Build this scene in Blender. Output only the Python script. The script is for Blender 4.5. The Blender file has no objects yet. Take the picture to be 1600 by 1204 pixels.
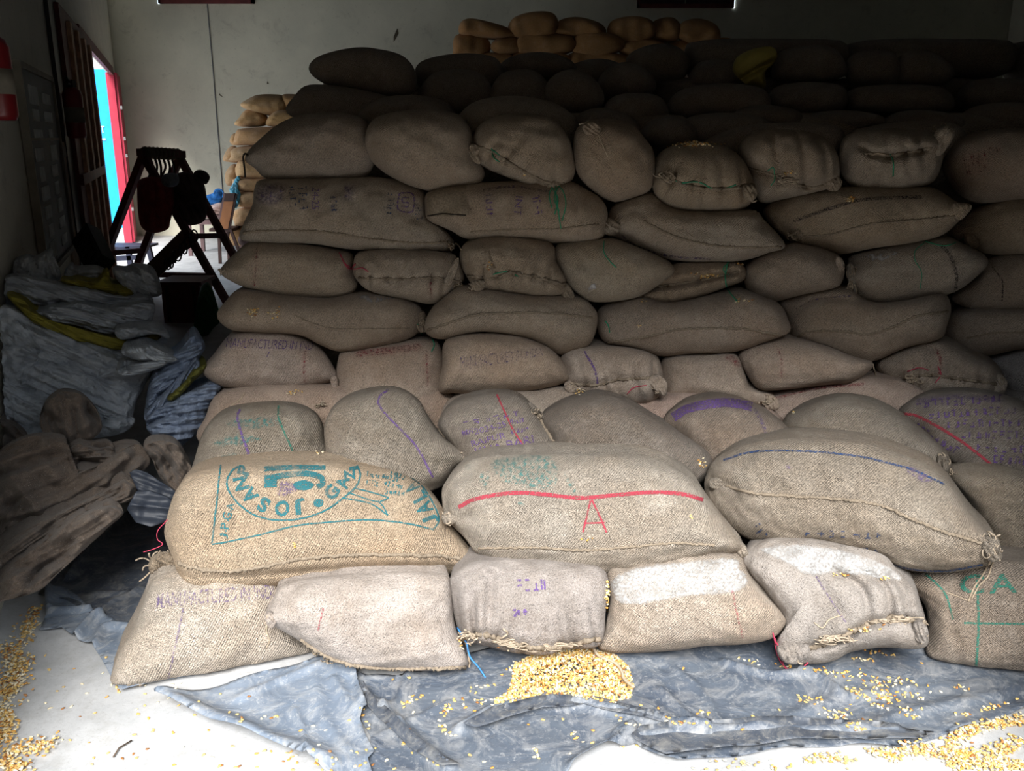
import bpy, bmesh, math, random
import numpy as np
from mathutils import Vector
from mathutils.bvhtree import BVHTree
from mathutils.geometry import tessellate_polygon

random.seed(7)
np.random.seed(7)
scene = bpy.context.scene
COL = scene.collection

# ------------------------------------------------------------------ camera
F_PX = 1400.0
PITCH = math.radians(15.5)
CAM = np.array([0.0, 0.0, 1.6])
cam_data = bpy.data.cameras.new('camera')
cam_data.sensor_width = 36.0
cam_data.lens = 36.0 * F_PX / 1600.0
cam_data.clip_start = 0.05
cam_data.clip_end = 300
cam = bpy.data.objects.new('camera', cam_data)
cam.location = CAM
cam.rotation_euler = (math.pi / 2 - PITCH, 0, 0)
COL.objects.link(cam)
scene.camera = cam

# ------------------------------------------------------------------ light
world = bpy.data.worlds.new('world')
scene.world = world
world.use_nodes = True
wn = world.node_tree.nodes
wn['Background'].inputs['Color'].default_value = (0.80, 0.89, 1.0, 1)
wn['Background'].inputs['Strength'].default_value = 2.0

sun_data = bpy.data.lights.new('sun', 'SUN')
sun_data.energy = 8.0
sun_data.angle = math.radians(32)
sun_data.color = (1.0, 0.97, 0.93)
sun = bpy.data.objects.new('sun', sun_data)
SUN_DIR = Vector((0.03, 0.73, -0.68)).normalized()
sun.rotation_euler = SUN_DIR.to_track_quat('-Z', 'Y').to_euler()
sun.location = (0, -6, 8)
COL.objects.link(sun)

scene.view_settings.view_transform = 'Standard'
scene.view_settings.look = 'None'
scene.view_settings.gamma = 1.0
scene.view_settings.use_curve_mapping = False
scene.view_settings.exposure = 0.0
try:
    scene.cycles.use_denoising = True
    scene.cycles.max_bounces = 8
    scene.cycles.diffuse_bounces = 5
    scene.cycles.transparent_max_bounces = 16
except Exception:
    pass

# ------------------------------------------------------------------ helpers
LW0 = np.array([-0.75, 0.0, 0.0])                       # a point of the left wall line
LD = np.array([-0.3470, 0.9379, 0.0])                   # its direction, away from the camera
LN = np.array([0.9379, 0.3470, 0.0])                    # its normal, into the room

SP, CP = math.sin(PITCH), math.cos(PITCH)
FWD = np.array([0, CP, -SP]); UP = np.array([0, SP, CP]); RIGHT = np.array([1.0, 0, 0])


def ray(p):
    """view rays through photo points (N,2) -> (N,3)"""
    p = np.atleast_2d(np.asarray(p, float))
    return FWD + ((p[:, 0:1] - 800) / F_PX) * RIGHT - ((p[:, 1:2] - 602) / F_PX) * UP


def at_y(p, Y):
    r = ray(p)
    return CAM + r * (Y / r[:, 1:2])


def at_z(p, z=0.0):
    r = ray(p)
    return CAM + r * ((z - CAM[2]) / r[:, 2:3])


def at_plane(p, P, n):
    r = ray(p)
    t = ((P - CAM) @ n) / (r @ n)
    return CAM + r * t[:, None]


def new_obj(name, me, parent=None, mat=None, smooth=True):
    o = bpy.data.objects.new(name, me)
    COL.objects.link(o)
    if parent is not None:
        o.parent = parent
        o.matrix_parent_inverse = parent.matrix_basis.inverted()
    if mat is not None and not me.materials:
        me.materials.append(mat)
    if smooth and len(me.polygons):
        me.polygons.foreach_set('use_smooth', [True] * len(me.polygons))
    return o


def tag(o, label, cat, group=None, kind=None):
    o['label'] = label
    if cat:
        o['category'] = cat
    if group:
        o['group'] = group
    if kind:
        o['kind'] = kind
    return o


def struct(o):
    o['kind'] = 'structure'
    return o


def mesh_from(name, V, Fc, uv=None):
    me = bpy.data.meshes.new(name)
    me.from_pydata([tuple(v) for v in V], [], [tuple(f) for f in Fc])
    if uv is not None:
        ul = me.uv_layers.new(name='UVMap')
        li = np.empty(len(me.loops), int)
        me.loops.foreach_get('vertex_index', li)
        ul.data.foreach_set('uv', np.asarray(uv, float)[li].ravel())
    me.update()
    return me


class MB:
    """collects boxes, bars and tubes into one mesh (world coordinates)"""
    def __init__(self):
        self.V = []; self.F = []

    def add(self, V, Fc):
        b = len(self.V)
        self.V += [tuple(v) for v in V]
        self.F += [tuple(i + b for i in f) for f in Fc]
        return self

    def box(self, c, s, rz=0.0, ax=None):
        """box centred at c with full sizes s; ax = three axis vectors"""
        c = np.asarray(c, float)
        if ax is None:
            ax = (np.array([math.cos(rz), math.sin(rz), 0]), np.array([-math.sin(rz), math.cos(rz), 0]), np.array([0, 0, 1.0]))
        V = []
        for k in (-.5, .5):
            for j in (-.5, .5):
                for i in (-.5, .5):
                    V.append(c + ax[0] * s[0] * i + ax[1] * s[1] * j + ax[2] * s[2] * k)
        return self.add(V, [(0, 2, 3, 1), (4, 5, 7, 6), (0, 1, 5, 4), (2, 6, 7, 3), (0, 4, 6, 2), (1, 3, 7, 5)])

    def bar(self, a, b, w, h, up=(0, 0, 1)):
        a = np.asarray(a, float); b = np.asarray(b, float)
        d = b - a; L = np.linalg.norm(d); d = d / L
        u = np.asarray(up, float)
        s = np.cross(d, u)
        if np.linalg.norm(s) < 1e-3:
            s = np.cross(d, np.array([1.0, 0, 0]))
        s /= np.linalg.norm(s); u = np.cross(s, d)
        return self.box((a + b) / 2, (L, w, h), ax=(d, s, u))

    def tube(self, P, R, n=8, caps=True):
        P = np.asarray(P, float)
        if np.isscalar(R):
            R = [R] * len(P)
        T = np.gradient(P, axis=0)
        T /= np.maximum(np.linalg.norm(T, axis=1, keepdims=True), 1e-9)
        u = np.cross(T[0], [0.3, 0.5, 0.81]); u /= np.linalg.norm(u)
        V = []
        for i in range(len(P)):
            u = u - T[i] * (u @ T[i]); u /= max(np.linalg.norm(u), 1e-9)
            w = np.cross(T[i], u)
            for k in range(n):
                a = 2 * math.pi * k / n
                V.append(P[i] + (u * math.cos(a) + w * math.sin(a)) * R[i])
        Fc = []
        for i in range(len(P) - 1):
            for k in range(n):
                k2 = (k + 1) % n
                Fc.append((i * n + k, i * n + k2, (i + 1) * n + k2, (i + 1) * n + k))
        if caps:
            Fc.append(tuple(range(n))[::-1]); Fc.append(tuple(range((len(P) - 1) * n, len(P) * n)))
        return self.add(V, Fc)

    def lathe(self, base, prof, n=20, axis=(0, 0, 1)):
        base = np.asarray(base, float); az = np.asarray(axis, float); az /= np.linalg.norm(az)
        u = np.cross(az, [0.2, 0.9, 0.1]); u /= np.linalg.norm(u); w = np.cross(az, u)
        V = []; Fc = []
        for (r, h) in prof:
            for k in range(n):
                a = 2 * math.pi * k / n
                V.append(base + az * h + (u * math.cos(a) + w * math.sin(a)) * r)
        for i in range(len(prof) - 1):
            for k in range(n):
                k2 = (k + 1) % n
                Fc.append((i * n + k, i * n + k2, (i + 1) * n + k2, (i + 1) * n + k))
        Fc.append(tuple(range(n))[::-1]); Fc.append(tuple(range((len(prof) - 1) * n, len(prof) * n)))
        return self.add(V, Fc)

    def build(self, name, mat, parent=None, origin=None, smooth=False, bevel=0):
        V = np.array(self.V)
        if parent is not None:
            o0 = np.array(parent.matrix_basis.translation)
            me = mesh_from(name, V - o0, self.F)
            o = bpy.data.objects.new(name, me); COL.objects.link(o); o.parent = parent
        else:
            if origin is None:
                origin = np.array([V[:, 0].mean(), V[:, 1].mean(), V[:, 2].min()])
            me = mesh_from(name, V - np.asarray(origin), self.F)
            o = bpy.data.objects.new(name, me); COL.objects.link(o); o.location = origin
        me.materials.append(mat)
        if smooth:
            me.polygons.foreach_set('use_smooth', [True] * len(me.polygons))
        if bevel:
            m = o.modifiers.new('bevel', 'BEVEL'); m.width = bevel; m.segments = 2; m.limit_method = 'ANGLE'
        return o


def empty(name, loc):
    o = bpy.data.objects.new(name, None)
    o.empty_display_size = 0.1
    o.location = loc
    COL.objects.link(o)
    return o


# ------------------------------------------------------------------ materials
def nmat(name):
    m = bpy.data.materials.new(name)
    m.use_nodes = True
    nt = m.node_tree
    b = nt.nodes['Principled BSDF']
    return m, nt, b


def N(nt, t, **kw):
    n = nt.nodes.new(t)
    for k, v in kw.items():
        setattr(n, k, v)
    return n


def noise(nt, vec, scale, detail=4, rough=0.55, dist=0.0):
    n = N(nt, 'ShaderNodeTexNoise')
    n.inputs['Scale'].default_value = scale
    n.inputs['Detail'].default_value = detail
    n.inputs['Roughness'].default_value = rough
    n.inputs['Distortion'].default_value = dist
    if vec is not None:
        nt.links.new(vec, n.inputs['Vector'])
    return n.outputs['Fac']


def ramp(nt, fac, stops):
    r = N(nt, 'ShaderNodeValToRGB')
    el = r.color_ramp.elements
    while len(el) < len(stops):
        el.new(0.5)
    for e, (p, c) in zip(el, stops):
        e.position = p
        e.color = (*c, 1) if len(c) == 3 else c
    nt.links.new(fac, r.inputs['Fac'])
    return r.outputs['Color']


def g(v):
    return (v, v, v)


def mixc(nt, fac, a, b, mode='MIX'):
    m = N(nt, 'ShaderNodeMix', data_type='RGBA', blend_type=mode)
    for key, val in ((0, fac), (6, a), (7, b)):
        if hasattr(val, 'is_output') or hasattr(val, 'links'):
            nt.links.new(val, m.inputs[key])
        else:
            m.inputs[key].default_value = val if key == 0 else (*val, 1)
    return m.outputs[2]


def math_(nt, op, a, b=None):
    m = N(nt, 'ShaderNodeMath', operation=op)
    for i, v in enumerate((a, b)):
        if v is None:
            continue
        if hasattr(v, 'links'):
            nt.links.new(v, m.inputs[i])
        else:
            m.inputs[i].default_value = v
    return m.outputs[0]


def bump(nt, b, h, strength, dist, prev=None):
    n = N(nt, 'ShaderNodeBump')
    n.inputs['Strength'].default_value = strength
    n.inputs['Distance'].default_value = dist
    nt.links.new(h, n.inputs['Height'])
    if prev is not None:
        nt.links.new(prev, n.inputs['Normal'])
    nt.links.new(n.outputs['Normal'], b.inputs['Normal'])
    return n.outputs['Normal']


def burlap(name, base, dust, period, weave, fuzz, dustlo=0.52, dusthi=0.78, speck=0.5, cw=1.0):
    """woven jute: u/v threads, blotches, dust, specks; tinted by the object's own colour"""
    m, nt, b = nmat(name)
    tc = N(nt, 'ShaderNodeTexCoord')
    uv = tc.outputs['UV']
    # threads
    sep = N(nt, 'ShaderNodeSeparateXYZ'); nt.links.new(uv, sep.inputs[0])
    wob = noise(nt, uv, 14, 2)
    wobs = math_(nt, 'MULTIPLY', wob, period * 3.0)
    k = 2 * math.pi / period
    su = math_(nt, 'SINE', math_(nt, 'MULTIPLY', math_(nt, 'ADD', math_(nt, 'ADD', sep.outputs[0], math_(nt, 'MULTIPLY', sep.outputs[1], 0.45)), wobs), k))
    sv = math_(nt, 'SINE', math_(nt, 'MULTIPLY', math_(nt, 'ADD', sep.outputs[1], wobs), k * 1.13))
    wv = math_(nt, 'MULTIPLY', su, sv)
    fine = noise(nt, uv, 165, 3, 0.72)
    mid = noise(nt, uv, 38, 4, 0.65)
    big = noise(nt, uv, 3.2, 5, 0.6)
    c = mixc(nt, math_(nt, 'MULTIPLY_ADD', wv, 0.5), tuple(x * (1 - .42 * cw) for x in base), tuple(min(1, x * (1 + .30 * cw)) for x in base))
    nt.nodes[-1].name = 'w'
    # blotches
    c = mixc(nt, ramp(nt, mid, [(0.32, g(0)), (0.68, g(1))]), c, mixc(nt, 0.75, c, tuple(x * 0.62 for x in base)))
    c = mixc(nt, ramp(nt, big, [(0.42, g(0)), (0.66, g(0.55))]), c, (base[0] * 0.86, base[1] * 0.76, base[2] * 0.66))
    # fibre flecks
    c = mixc(nt, ramp(nt, fine, [(0.36, g(0.9)), (0.47, g(0))]), c, tuple(x * 0.42 for x in base))
    c = mixc(nt, ramp(nt, fine, [(0.54, g(0)), (0.66, g(0.5))]), c, tuple(min(1, x * 1.45) for x in base))
    dn = noise(nt, uv, 5.5, 6, 0.7, 0.4)
    df_ = math_(nt, 'MULTIPLY', ramp(nt, dn, [(dustlo, g(0)), (dusthi, g(1))]), ramp(nt, noise(nt, uv, 160, 3, 0.7), [(0.35, g(0.25)), (0.6, g(1))]))
    c = mixc(nt, df_, c, dust)
    sp = ramp(nt, noise(nt, uv, 210, 1, 0.5), [(0.70, g(0)), (0.735, g(speck))])
    c = mixc(nt, sp, c, (0.72, 0.66, 0.56))
    oi = N(nt, 'ShaderNodeObjectInfo')
    c = mixc(nt, 1.0, c, oi.outputs['Color'], 'MULTIPLY')
    nt.links.new(c, b.inputs['Base Color'])
    b.inputs['Roughness'].default_value = 0.95
    b.inputs['Specular IOR Level'].default_value = 0.12
    try:
        b.inputs['Sheen Weight'].default_value = 0.12
        b.inputs['Sheen Roughness'].default_value = 0.6
    except KeyError:
        pass
    n1 = bump(nt, b, wv, weave, period * 0.35)
    n2 = bump(nt, b, mid, fuzz * 0.6, 0.010, n1)
    bump(nt, b, fine, fuzz, 0.004, n2)
    return m


M = {}
M['jute'] = burlap('jute_front', (0.52, 0.46, 0.395), (0.70, 0.645, 0.58), 0.0084, 1.0, 0.75, cw=1.25)
M['jute_dusty'] = burlap('jute_dusty', (0.40, 0.36, 0.32), (0.56, 0.52, 0.485), 0.0084, 0.35, 1.5, 0.36, 0.60, 0.9, .6)
M['jute_wall'] = burlap('jute_stack', (0.46, 0.41, 0.365), (0.56, 0.52, 0.48), 0.0100, 0.45, 0.75, 0.5, 0.8, .5, .75)
M['jute_far'] = burlap('jute_far', (0.35, 0.26, 0.17), (0.40, 0.34, 0.26), 0.02, 0.05, 0.2, cw=.2)
M['jute_yellow'] = burlap('jute_golden', (0.56, 0.36, 0.17), (0.62, 0.46, 0.30), 0.02, 0.05, 0.2, cw=.2)


def plain(name, col, rough=0.7, spec=0.3, metal=0.0, var=0.25, nscale=8.0, bumpd=0.0, dirt=None, coat=0.0):
    m, nt, b = nmat(name)
    tc = N(nt, 'ShaderNodeTexCoord')
    f = noise(nt, tc.outputs['Object'], nscale, 5, 0.62)
    c = mixc(nt, ramp(nt, f, [(0.3, g(0)), (0.7, g(1))]), tuple(x * (1 - var) for x in col), tuple(min(1, x * (1 + var)) for x in col))
    if dirt is not None:
        f2 = noise(nt, tc.outputs['Object'], nscale * 2.3, 6, 0.7)
        c = mixc(nt, ramp(nt, f2, [(0.52, g(0)), (0.7, g(0.8))]), c, dirt)
    nt.links.new(c, b.inputs['Base Color'])
    b.inputs['Roughness'].default_value = rough
    b.inputs['Specular IOR Level'].default_value = spec
    b.inputs['Metallic'].default_value = metal
    b.inputs['Coat Weight'].default_value = coat
    if bumpd:
        bump(nt, b, noise(nt, tc.outputs['Object'], nscale * 6, 5, 0.65), 0.5, bumpd)
    return m


def ink(name, col, lo=0.40, hi=0.52, scale=170, amount=0.95):
    """worn print: holes where the weave took no ink"""
    m, nt, b = nmat(name)
    tc = N(nt, 'ShaderNodeTexCoord')
    a = ramp(nt, noise(nt, tc.outputs['UV'], scale, 3, 0.65), [(lo, g(0)), (hi, g(amount))])
    b2 = ramp(nt, noise(nt, tc.outputs['UV'], 16, 4, 0.6), [(0.3, g(0.45)), (0.5, g(1))])
    at = N(nt, 'ShaderNodeAttribute'); at.attribute_name = 'fade'
    ed = math_(nt, 'ADD', at.outputs['Fac'], math_(nt, 'MULTIPLY', math_(nt, 'SUBTRACT', noise(nt, tc.outputs['UV'], 40, 4, .7), .5), 1.1))
    al = math_(nt, 'MULTIPLY', math_(nt, 'MULTIPLY', a, b2), ramp(nt, ed, [(0.12, g(0)), (0.55, g(1))]))
    b.inputs['Base Color'].default_value = (*col, 1)
    b.inputs['Roughness'].default_value = 0.95
    b.inputs['Specular IOR Level'].default_value = 0.1
    nt.links.new(al, b.inputs['Alpha'])
    return m


M['ink_teal'] = ink('ink_teal', (0.03, 0.15, 0.175), 0.33, 0.50)
M['ink_teal_faint'] = ink('ink_teal_faint', (0.06, 0.23, 0.22), 0.46, 0.66, 90, 0.7)
M['ink_violet'] = ink('ink_violet', (0.15, 0.09, 0.26), 0.36, 0.54)
M['ink_violet_faint'] = ink('ink_violet_faint', (0.15, 0.11, 0.22), 0.42, 0.62, 120, 0.75)
M['ink_blue'] = ink('ink_blue', (0.035, 0.07, 0.17), 0.38, 0.56)
M['ink_red'] = ink('ink_red', (0.38, 0.05, 0.075), 0.33, 0.50)
M['ink_red_faint'] = ink('ink_red_faint', (0.36, 0.06, 0.08), 0.44, 0.62, 120, 0.75)
M['ink_green'] = ink('ink_green', (0.04, 0.20, 0.15), 0.36, 0.56)
M['ink_dark'] = ink('ink_dark', (0.06, 0.05, 0.06), 0.42, 0.6)
M['dust_white'] = ink('dust_white', (0.53, 0.53, 0.525), 0.25, 0.62, 120, 0.9)
M['dust_grey'] = ink('dust_grey', (0.62, 0.62, 0.63), 0.38, 0.66, 45, 0.8)
M['seam'] = plain('seam_thread', (0.27, 0.22, 0.165), 0.95, 0.1, var=0.4, nscale=160, bumpd=0.002)
M['twine_green'] = plain('twine_green', (0.03, 0.30, 0.16), 0.5, 0.4, var=0.3, nscale=40)
M['twine_blue'] = plain('twine_blue', (0.04, 0.22, 0.55), 0.5, 0.4, var=0.2, nscale=40)
M['twine_red'] = plain('twine_red', (0.50, 0.05, 0.10), 0.6, 0.3, var=0.3, nscale=40)
M['twine_jute'] = plain('twine_jute', (0.46, 0.37, 0.27), 0.9, 0.1, var=0.3, nscale=90)
M['tuft'] = plain('frayed_jute', (0.40, 0.33, 0.25), 0.95, 0.1, var=.4, nscale=120)
M['twine_dark'] = plain('twine_dark', (0.03, 0.025, 0.02), 0.8, 0.2)
# ------------------------------------------------------------------ sack builder
BVHS = []            # (bvh, object) of everything a print, thread or grain may lie on


def catmull(P, per=8):
    P = np.asarray(P, float)
    n = len(P); out = []
    for i in range(n):
        p0, p1, p2, p3 = P[i - 1], P[i], P[(i + 1) % n], P[(i + 2) % n]
        for t in np.arange(per) / per:
            out.append(0.5 * ((2 * p1) + (p2 - p0) * t + (2 * p0 - 5 * p1 + 4 * p2 - p3) * t * t + (3 * p1 - p0 - 3 * p2 + p3) * t ** 3) * 0.999)
    return np.array(out) / 0.999


def open_catmull(P, per=6):
    P = np.asarray(P, float)
    if len(P) == 2:
        return P[0] + (P[1] - P[0]) * np.linspace(0, 1, per + 1)[:, None]
    Q = np.vstack([2 * P[0] - P[1], P, 2 * P[-1] - P[-2]])
    out = []
    for i in range(1, len(Q) - 2):
        p0, p1, p2, p3 = Q[i - 1], Q[i], Q[i + 1], Q[i + 2]
        for t in np.arange(per) / per:
            out.append(0.5 * ((2 * p1) + (p2 - p0) * t + (2 * p0 - 5 * p1 + 4 * p2 - p3) * t * t + (3 * p1 - p0 - 3 * p2 + p3) * t ** 3))
    out.append(Q[-2])
    return np.array(out)


def resample(P, n, closed=True):
    Q = np.vstack([P, P[:1]]) if closed else P
    d = np.r_[0, np.cumsum(np.linalg.norm(np.diff(Q, axis=0), axis=1))]
    s = np.linspace(0, d[-1], n + 1)[:-1] if closed else np.linspace(0, d[-1], n)
    return np.stack([np.interp(s, d, Q[:, k]) for k in range(Q.shape[1])], 1)


def polydist(X, L):
    """distance from points X to polyline L, arc position, signed side"""
    L = np.asarray(L, float)
    best = np.full(len(X), 1e9); pos = np.zeros(len(X)); side = np.zeros(len(X)); acc = 0
    for a, b in zip(L[:-1], L[1:]):
        d = b - a; l = np.linalg.norm(d) + 1e-9
        t = np.clip(((X - a) @ d) / l ** 2, 0, 1)
        q = a + t[:, None] * d
        ds = np.linalg.norm(X - q, axis=1)
        m = ds < best
        best[m] = ds[m]; pos[m] = acc + t[m] * l
        cr = d[0] * (X[:, 1] - a[1]) - d[1] * (X[:, 0] - a[0])
        side[m] = np.sign(cr[m])
        acc += l
    return best, pos, side


def lumps(P, seed, waves):
    rs = np.random.RandomState(seed)
    out = np.zeros(len(P))
    for (amp, wl, k) in waves:
        for _ in range(k):
            d = rs.normal(size=3); d /= np.linalg.norm(d)
            out += amp / math.sqrt(k) * np.sin(P @ d * (2 * math.pi / (wl * rs.uniform(.75, 1.3))) + rs.uniform(0, 6.28))
    return out


def body(outline, Y, df=0.16, db=0.30, p=2.6, q=2.0, feats=(), na=96, nr=22, seed=0, zmin=None,
         waves=((0.010, .30, 4), (0.006, .11, 6), (0.0025, .045, 7)), wall=False, pn=None, smooth_px=True, back_pow=4.0):
    """a filled bag: traced front contour at its own distance, bulged to the front and carried back to its full depth"""
    O = catmull(outline) if smooth_px else np.asarray(outline, float)
    O = resample(O, na)
    area = 0.5 * np.sum(O[:, 0] * np.roll(O[:, 1], -1) - np.roll(O[:, 0], -1) * O[:, 1])
    if area < 0:
        O = O[::-1]
    c = O.mean(0)
    ev, evec = np.linalg.eigh(np.cov((O - c).T))
    a = evec[:, 1]; bb = evec[:, 0]
    L = np.abs((O - c) @ a).max(); W = np.abs((O - c) @ bb).max()
    h = max(0.0, L - W) * 0.8
    inner = c + np.clip((O - c) @ a, -h, h)[:, None] * a
    Cc = at_y(c, Y)[0]
    n = CAM - Cc if pn is None else np.asarray(pn, float)
    n = n / np.linalg.norm(n)
    b = np.array([-n[0], -n[1], 0]); b /= np.linalg.norm(b)
    ex = np.cross([0, 0, 1.0], n); ex /= np.linalg.norm(ex); ex = ex if ex[0] > 0 else -ex
    ey = np.array([0, 0, 1.0]) - n * n[2]; ey /= np.linalg.norm(ey)
    tt = np.linspace(0, 1, nr)
    rf = np.sin(tt * math.pi / 2) ** 1.0
    rows = []; pxs = []; wts = []
    for r in rf:
        X = inner + r * (O - inner)
        P = at_plane(X, Cc, n) + n * (df * (1 - r ** p) ** (1 / q))
        rows.append(P); pxs.append(X); wts.append(np.full(na, 1 - 0.75 * r ** 8))
    for r in (0.985, 0.93, 0.82, 0.62, 0.3):
        X = inner + r * (O - inner)
        P = at_plane(X, Cc, n) + b * (db * (1 - r ** back_pow) ** 0.5)
        rows.append(P); pxs.append(X); wts.append(np.zeros(na))
    V = np.vstack(rows); X = np.vstack(pxs); Wt = np.concatenate(wts)
    off = lumps(V, seed + 11, waves) * np.where(Wt > 0, 1, 0.5)
    ppm = F_PX / (np.linalg.norm(Cc - CAM))
    for f in feats:
        if f[0] == 'crease':          # valley along a line: ('crease', pts, depth, width_px)
            d, s, sd = polydist(X, open_catmull(f[1]))
            off -= 1.9 * f[2] * np.exp(-(d / f[3]) ** 2) * (Wt > 0)
        elif f[0] == 'ridge':
            d, s, sd = polydist(X, open_catmull(f[1]))
            off += f[2] * np.exp(-(d / f[3]) ** 2) * (Wt > 0)
        elif f[0] == 'pleat':         # gathers running away from a mouth line: (pts, depth, spacing_px, length_px)
            Lm = open_catmull(f[1])
            d, s, sd = polydist(X, Lm)
            rs = np.random.RandomState(seed + 5)
            ph = s / f[3] * 2 * math.pi
            ph = ph + 0.9 * np.sin(ph * 0.37 + rs.uniform(0, 6)) + 0.5 * np.sin(ph * .71 + 2)
            wv = 1 - np.abs(np.sin(ph / 2)) ** 0.7 * 1.6
            off -= 1.9 * f[2] * wv * np.exp(-(d / f[4]) ** 1.5) * (Wt > 0)
            off -= f[2] * 1.1 * np.exp(-(d / (f[4] * .16)) ** 2) * (Wt > 0)
        elif f[0] == 'folds':         # cloth folds: (angle_deg, spacing_px, depth)
            th = math.radians(f[1])
            u = X @ np.array([-math.sin(th), math.cos(th)]); w = X @ np.array([math.cos(th), math.sin(th)])
            rs = np.random.RandomState(seed + 9)
            warp = sum(rs.uniform(.2, .7) * f[2] * np.sin(w / (f[2] * rs.uniform(2.5, 6)) + u / (f[2] * rs.uniform(3, 9)) + rs.uniform(0, 6)) for _ in range(4))
            v = (u + warp) / f[2] * math.pi
            off += f[3] * ((1 - np.abs(np.sin(v))) ** 1.3 - .35) + f[3] * .5 * ((1 - np.abs(np.sin(v * 2.3 + 1))) - .35)
    dirs = np.where((Wt > 0)[:, None], n, -b * 0 + n)
    V = V + dirs * off[:, None]
    if wall:
        dw = (V - LW0) @ LN
        V = V + LN * np.maximum(0.02 - dw, 0)[:, None]
    if zmin is not None:
        z = V[:, 2] - zmin
        V[:, 2] = zmin + np.where(z > 0.03, z, 0.03 * np.exp(np.minimum(z - 0.03, 0) / 0.03) * (z < 0.03))
    VR = V.reshape(len(rows), na, 3)
    cum = np.vstack([np.zeros(na), np.cumsum(np.linalg.norm(np.diff(VR, axis=0), axis=2), axis=0)])
    pin = at_plane(inner, Cc, n) - Cc; pou = at_plane(O, Cc, n) - Cc
    i2 = np.stack([pin @ ex, pin @ ey], 1); d2 = np.stack([pou @ ex, pou @ ey], 1) - i2
    d2 /= np.linalg.norm(d2, axis=1, keepdims=True) + 1e-9
    uv = (i2[None] + cum[:, :, None] * d2[None]).reshape(-1, 2)
    uv += np.random.RandomState(seed + 3).uniform(0, 20, 2)
    Fc = []
    R = len(rows)
    for j in range(R - 1):
        for i in range(na):
            i2 = (i + 1) % na
            Fc.append((j * na + i, (j + 1) * na + i, (j + 1) * na + i2, j * na + i2))
    Fc.append(tuple((R - 1) * na + i for i in range(na)))
    # outward orientation check
    v0, v1, v2 = V[Fc[na * 6][0]], V[Fc[na * 6][1]], V[Fc[na * 6][2]]
    if np.cross(v1 - v0, v2 - v0) @ n < 0:
        Fc = [f[::-1] for f in Fc]
    return V, Fc, uv, Cc, n


SACKS = {}


def sack(key, outline, Y, label, group=None, name='jute_sack', cat='sack', mat='jute_wall', tint=(1, 1, 1), parent=None, solid=True, **kw):
    kw.setdefault('seed', abs(hash_(key)) % 9973)
    V, Fc, uv, Cc, n = body(outline, Y, **kw)
    loc = np.array([Cc[0], Cc[1], V[:, 2].min()]) if parent is None else np.array(parent.matrix_basis.translation)
    me = mesh_from(name, V - loc, Fc, uv)
    me.materials.append(M[mat])
    me.polygons.foreach_set('use_smooth', [True] * len(me.polygons))
    o = bpy.data.objects.new(name, me)
    COL.objects.link(o)
    if parent is None:
        o.location = loc
        tag(o, label, cat, group)
    else:
        o.parent = parent
        if label:
            o['label'] = label
    o.color = (*tint, 1)
    if solid:
        bv = BVHTree.FromPolygons([tuple(v) for v in V], Fc)
        BVHS.append((bv, o))
        SACKS[key] = (o, bv, Y)
    return o


def hash_(s):
    h = 7
    for ch in s:
        h = (h * 131 + ord(ch)) % 1000003
    return h


# ---- things that lie on a sack: prints, seams, threads
def cast(p, bvh):
    d = Vector(ray(p)[0]); d.normalize()
    return bvh.ray_cast(Vector(CAM), d)


def cast_any(p, Yfall=None, only=None):
    best = None
    d = Vector(ray(p)[0]); d.normalize()
    for bv, o in BVHS:
        if only is not None and o not in only:
            continue
        h = bv.ray_cast(Vector(CAM), d)
        if h[0] is not None and (best is None or h[3] < best[3]):
            best = h
    if best is None and Yfall is not None:
        q = Vector(at_y(p, Yfall)[0])
        return q, Vector((0, -1, 0)), None, 0
    return best


def decal2d(key, V2, F2, mat, name='print', edge=7.0, lift=0.0022, label=None, border=None, soft=10.0):
    """lay a flat 2-D shape (photo points) on the cloth as a thin printed skin"""
    o, bv, _ = SACKS[key]
    bm = bmesh.new()
    ul = bm.loops.layers.uv.new('UVMap')
    fl = bm.verts.layers.float.new('fade')
    vs = [bm.verts.new((x, y, 0)) for x, y in V2]
    for f in F2:
        try:
            bm.faces.new([vs[i] for i in f])
        except ValueError:
            pass
    bmesh.ops.triangulate(bm, faces=bm.faces[:])
    for _ in range(5):
        long = [e for e in bm.edges if e.calc_length() > edge]
        if not long:
            break
        bmesh.ops.subdivide_edges(bm, edges=long, cuts=1)
        bmesh.ops.triangulate(bm, faces=[f for f in bm.faces if len(f.verts) > 3])
    loc = Vector(o.matrix_basis.translation)
    bad = []
    uvs = {}
    fade = {}
    co = np.array([(v.co.x, v.co.y) for v in bm.verts])
    fd = np.ones(len(co)) if border is None else np.clip(polydist(co, np.vstack([border, border[:1]]))[0] / soft, 0, 1)
    for v, f_ in zip(list(bm.verts), fd):
        fade[v] = f_
    for v in bm.verts:
        h = cast((v.co.x, v.co.y), bv)
        if h[0] is None:
            bad.append(v); continue
        uvs[v] = (v.co.x * 0.002, v.co.y * 0.002)
        nn = h[1] if h[1].dot(Vector(CAM) - h[0]) > 0 else -h[1]
        v.co = h[0] + nn * lift - loc
    bmesh.ops.delete(bm, geom=bad, context='VERTS')
    # drop slivers that jump across a fold
    big = [f for f in bm.faces if max(e.calc_length() for e in f.edges) > 0.09]
    bmesh.ops.delete(bm, geom=big, context='FACES')
    if not bm.faces:
        bm.free(); return None
    for v in bm.verts:
        v[fl] = fade[v]
    for f in bm.faces:
        for l in f.loops:
            l[ul].uv = uvs[l.vert]
    me = bpy.data.meshes.new(name)
    bm.to_mesh(me); bm.free()
    me.materials.append(M[mat])
    me.polygons.foreach_set('use_smooth', [True] * len(me.polygons))
    d = bpy.data.objects.new(name, me)
    COL.objects.link(d); d.parent = o
    if label:
        d['label'] = label
    return d


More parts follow.
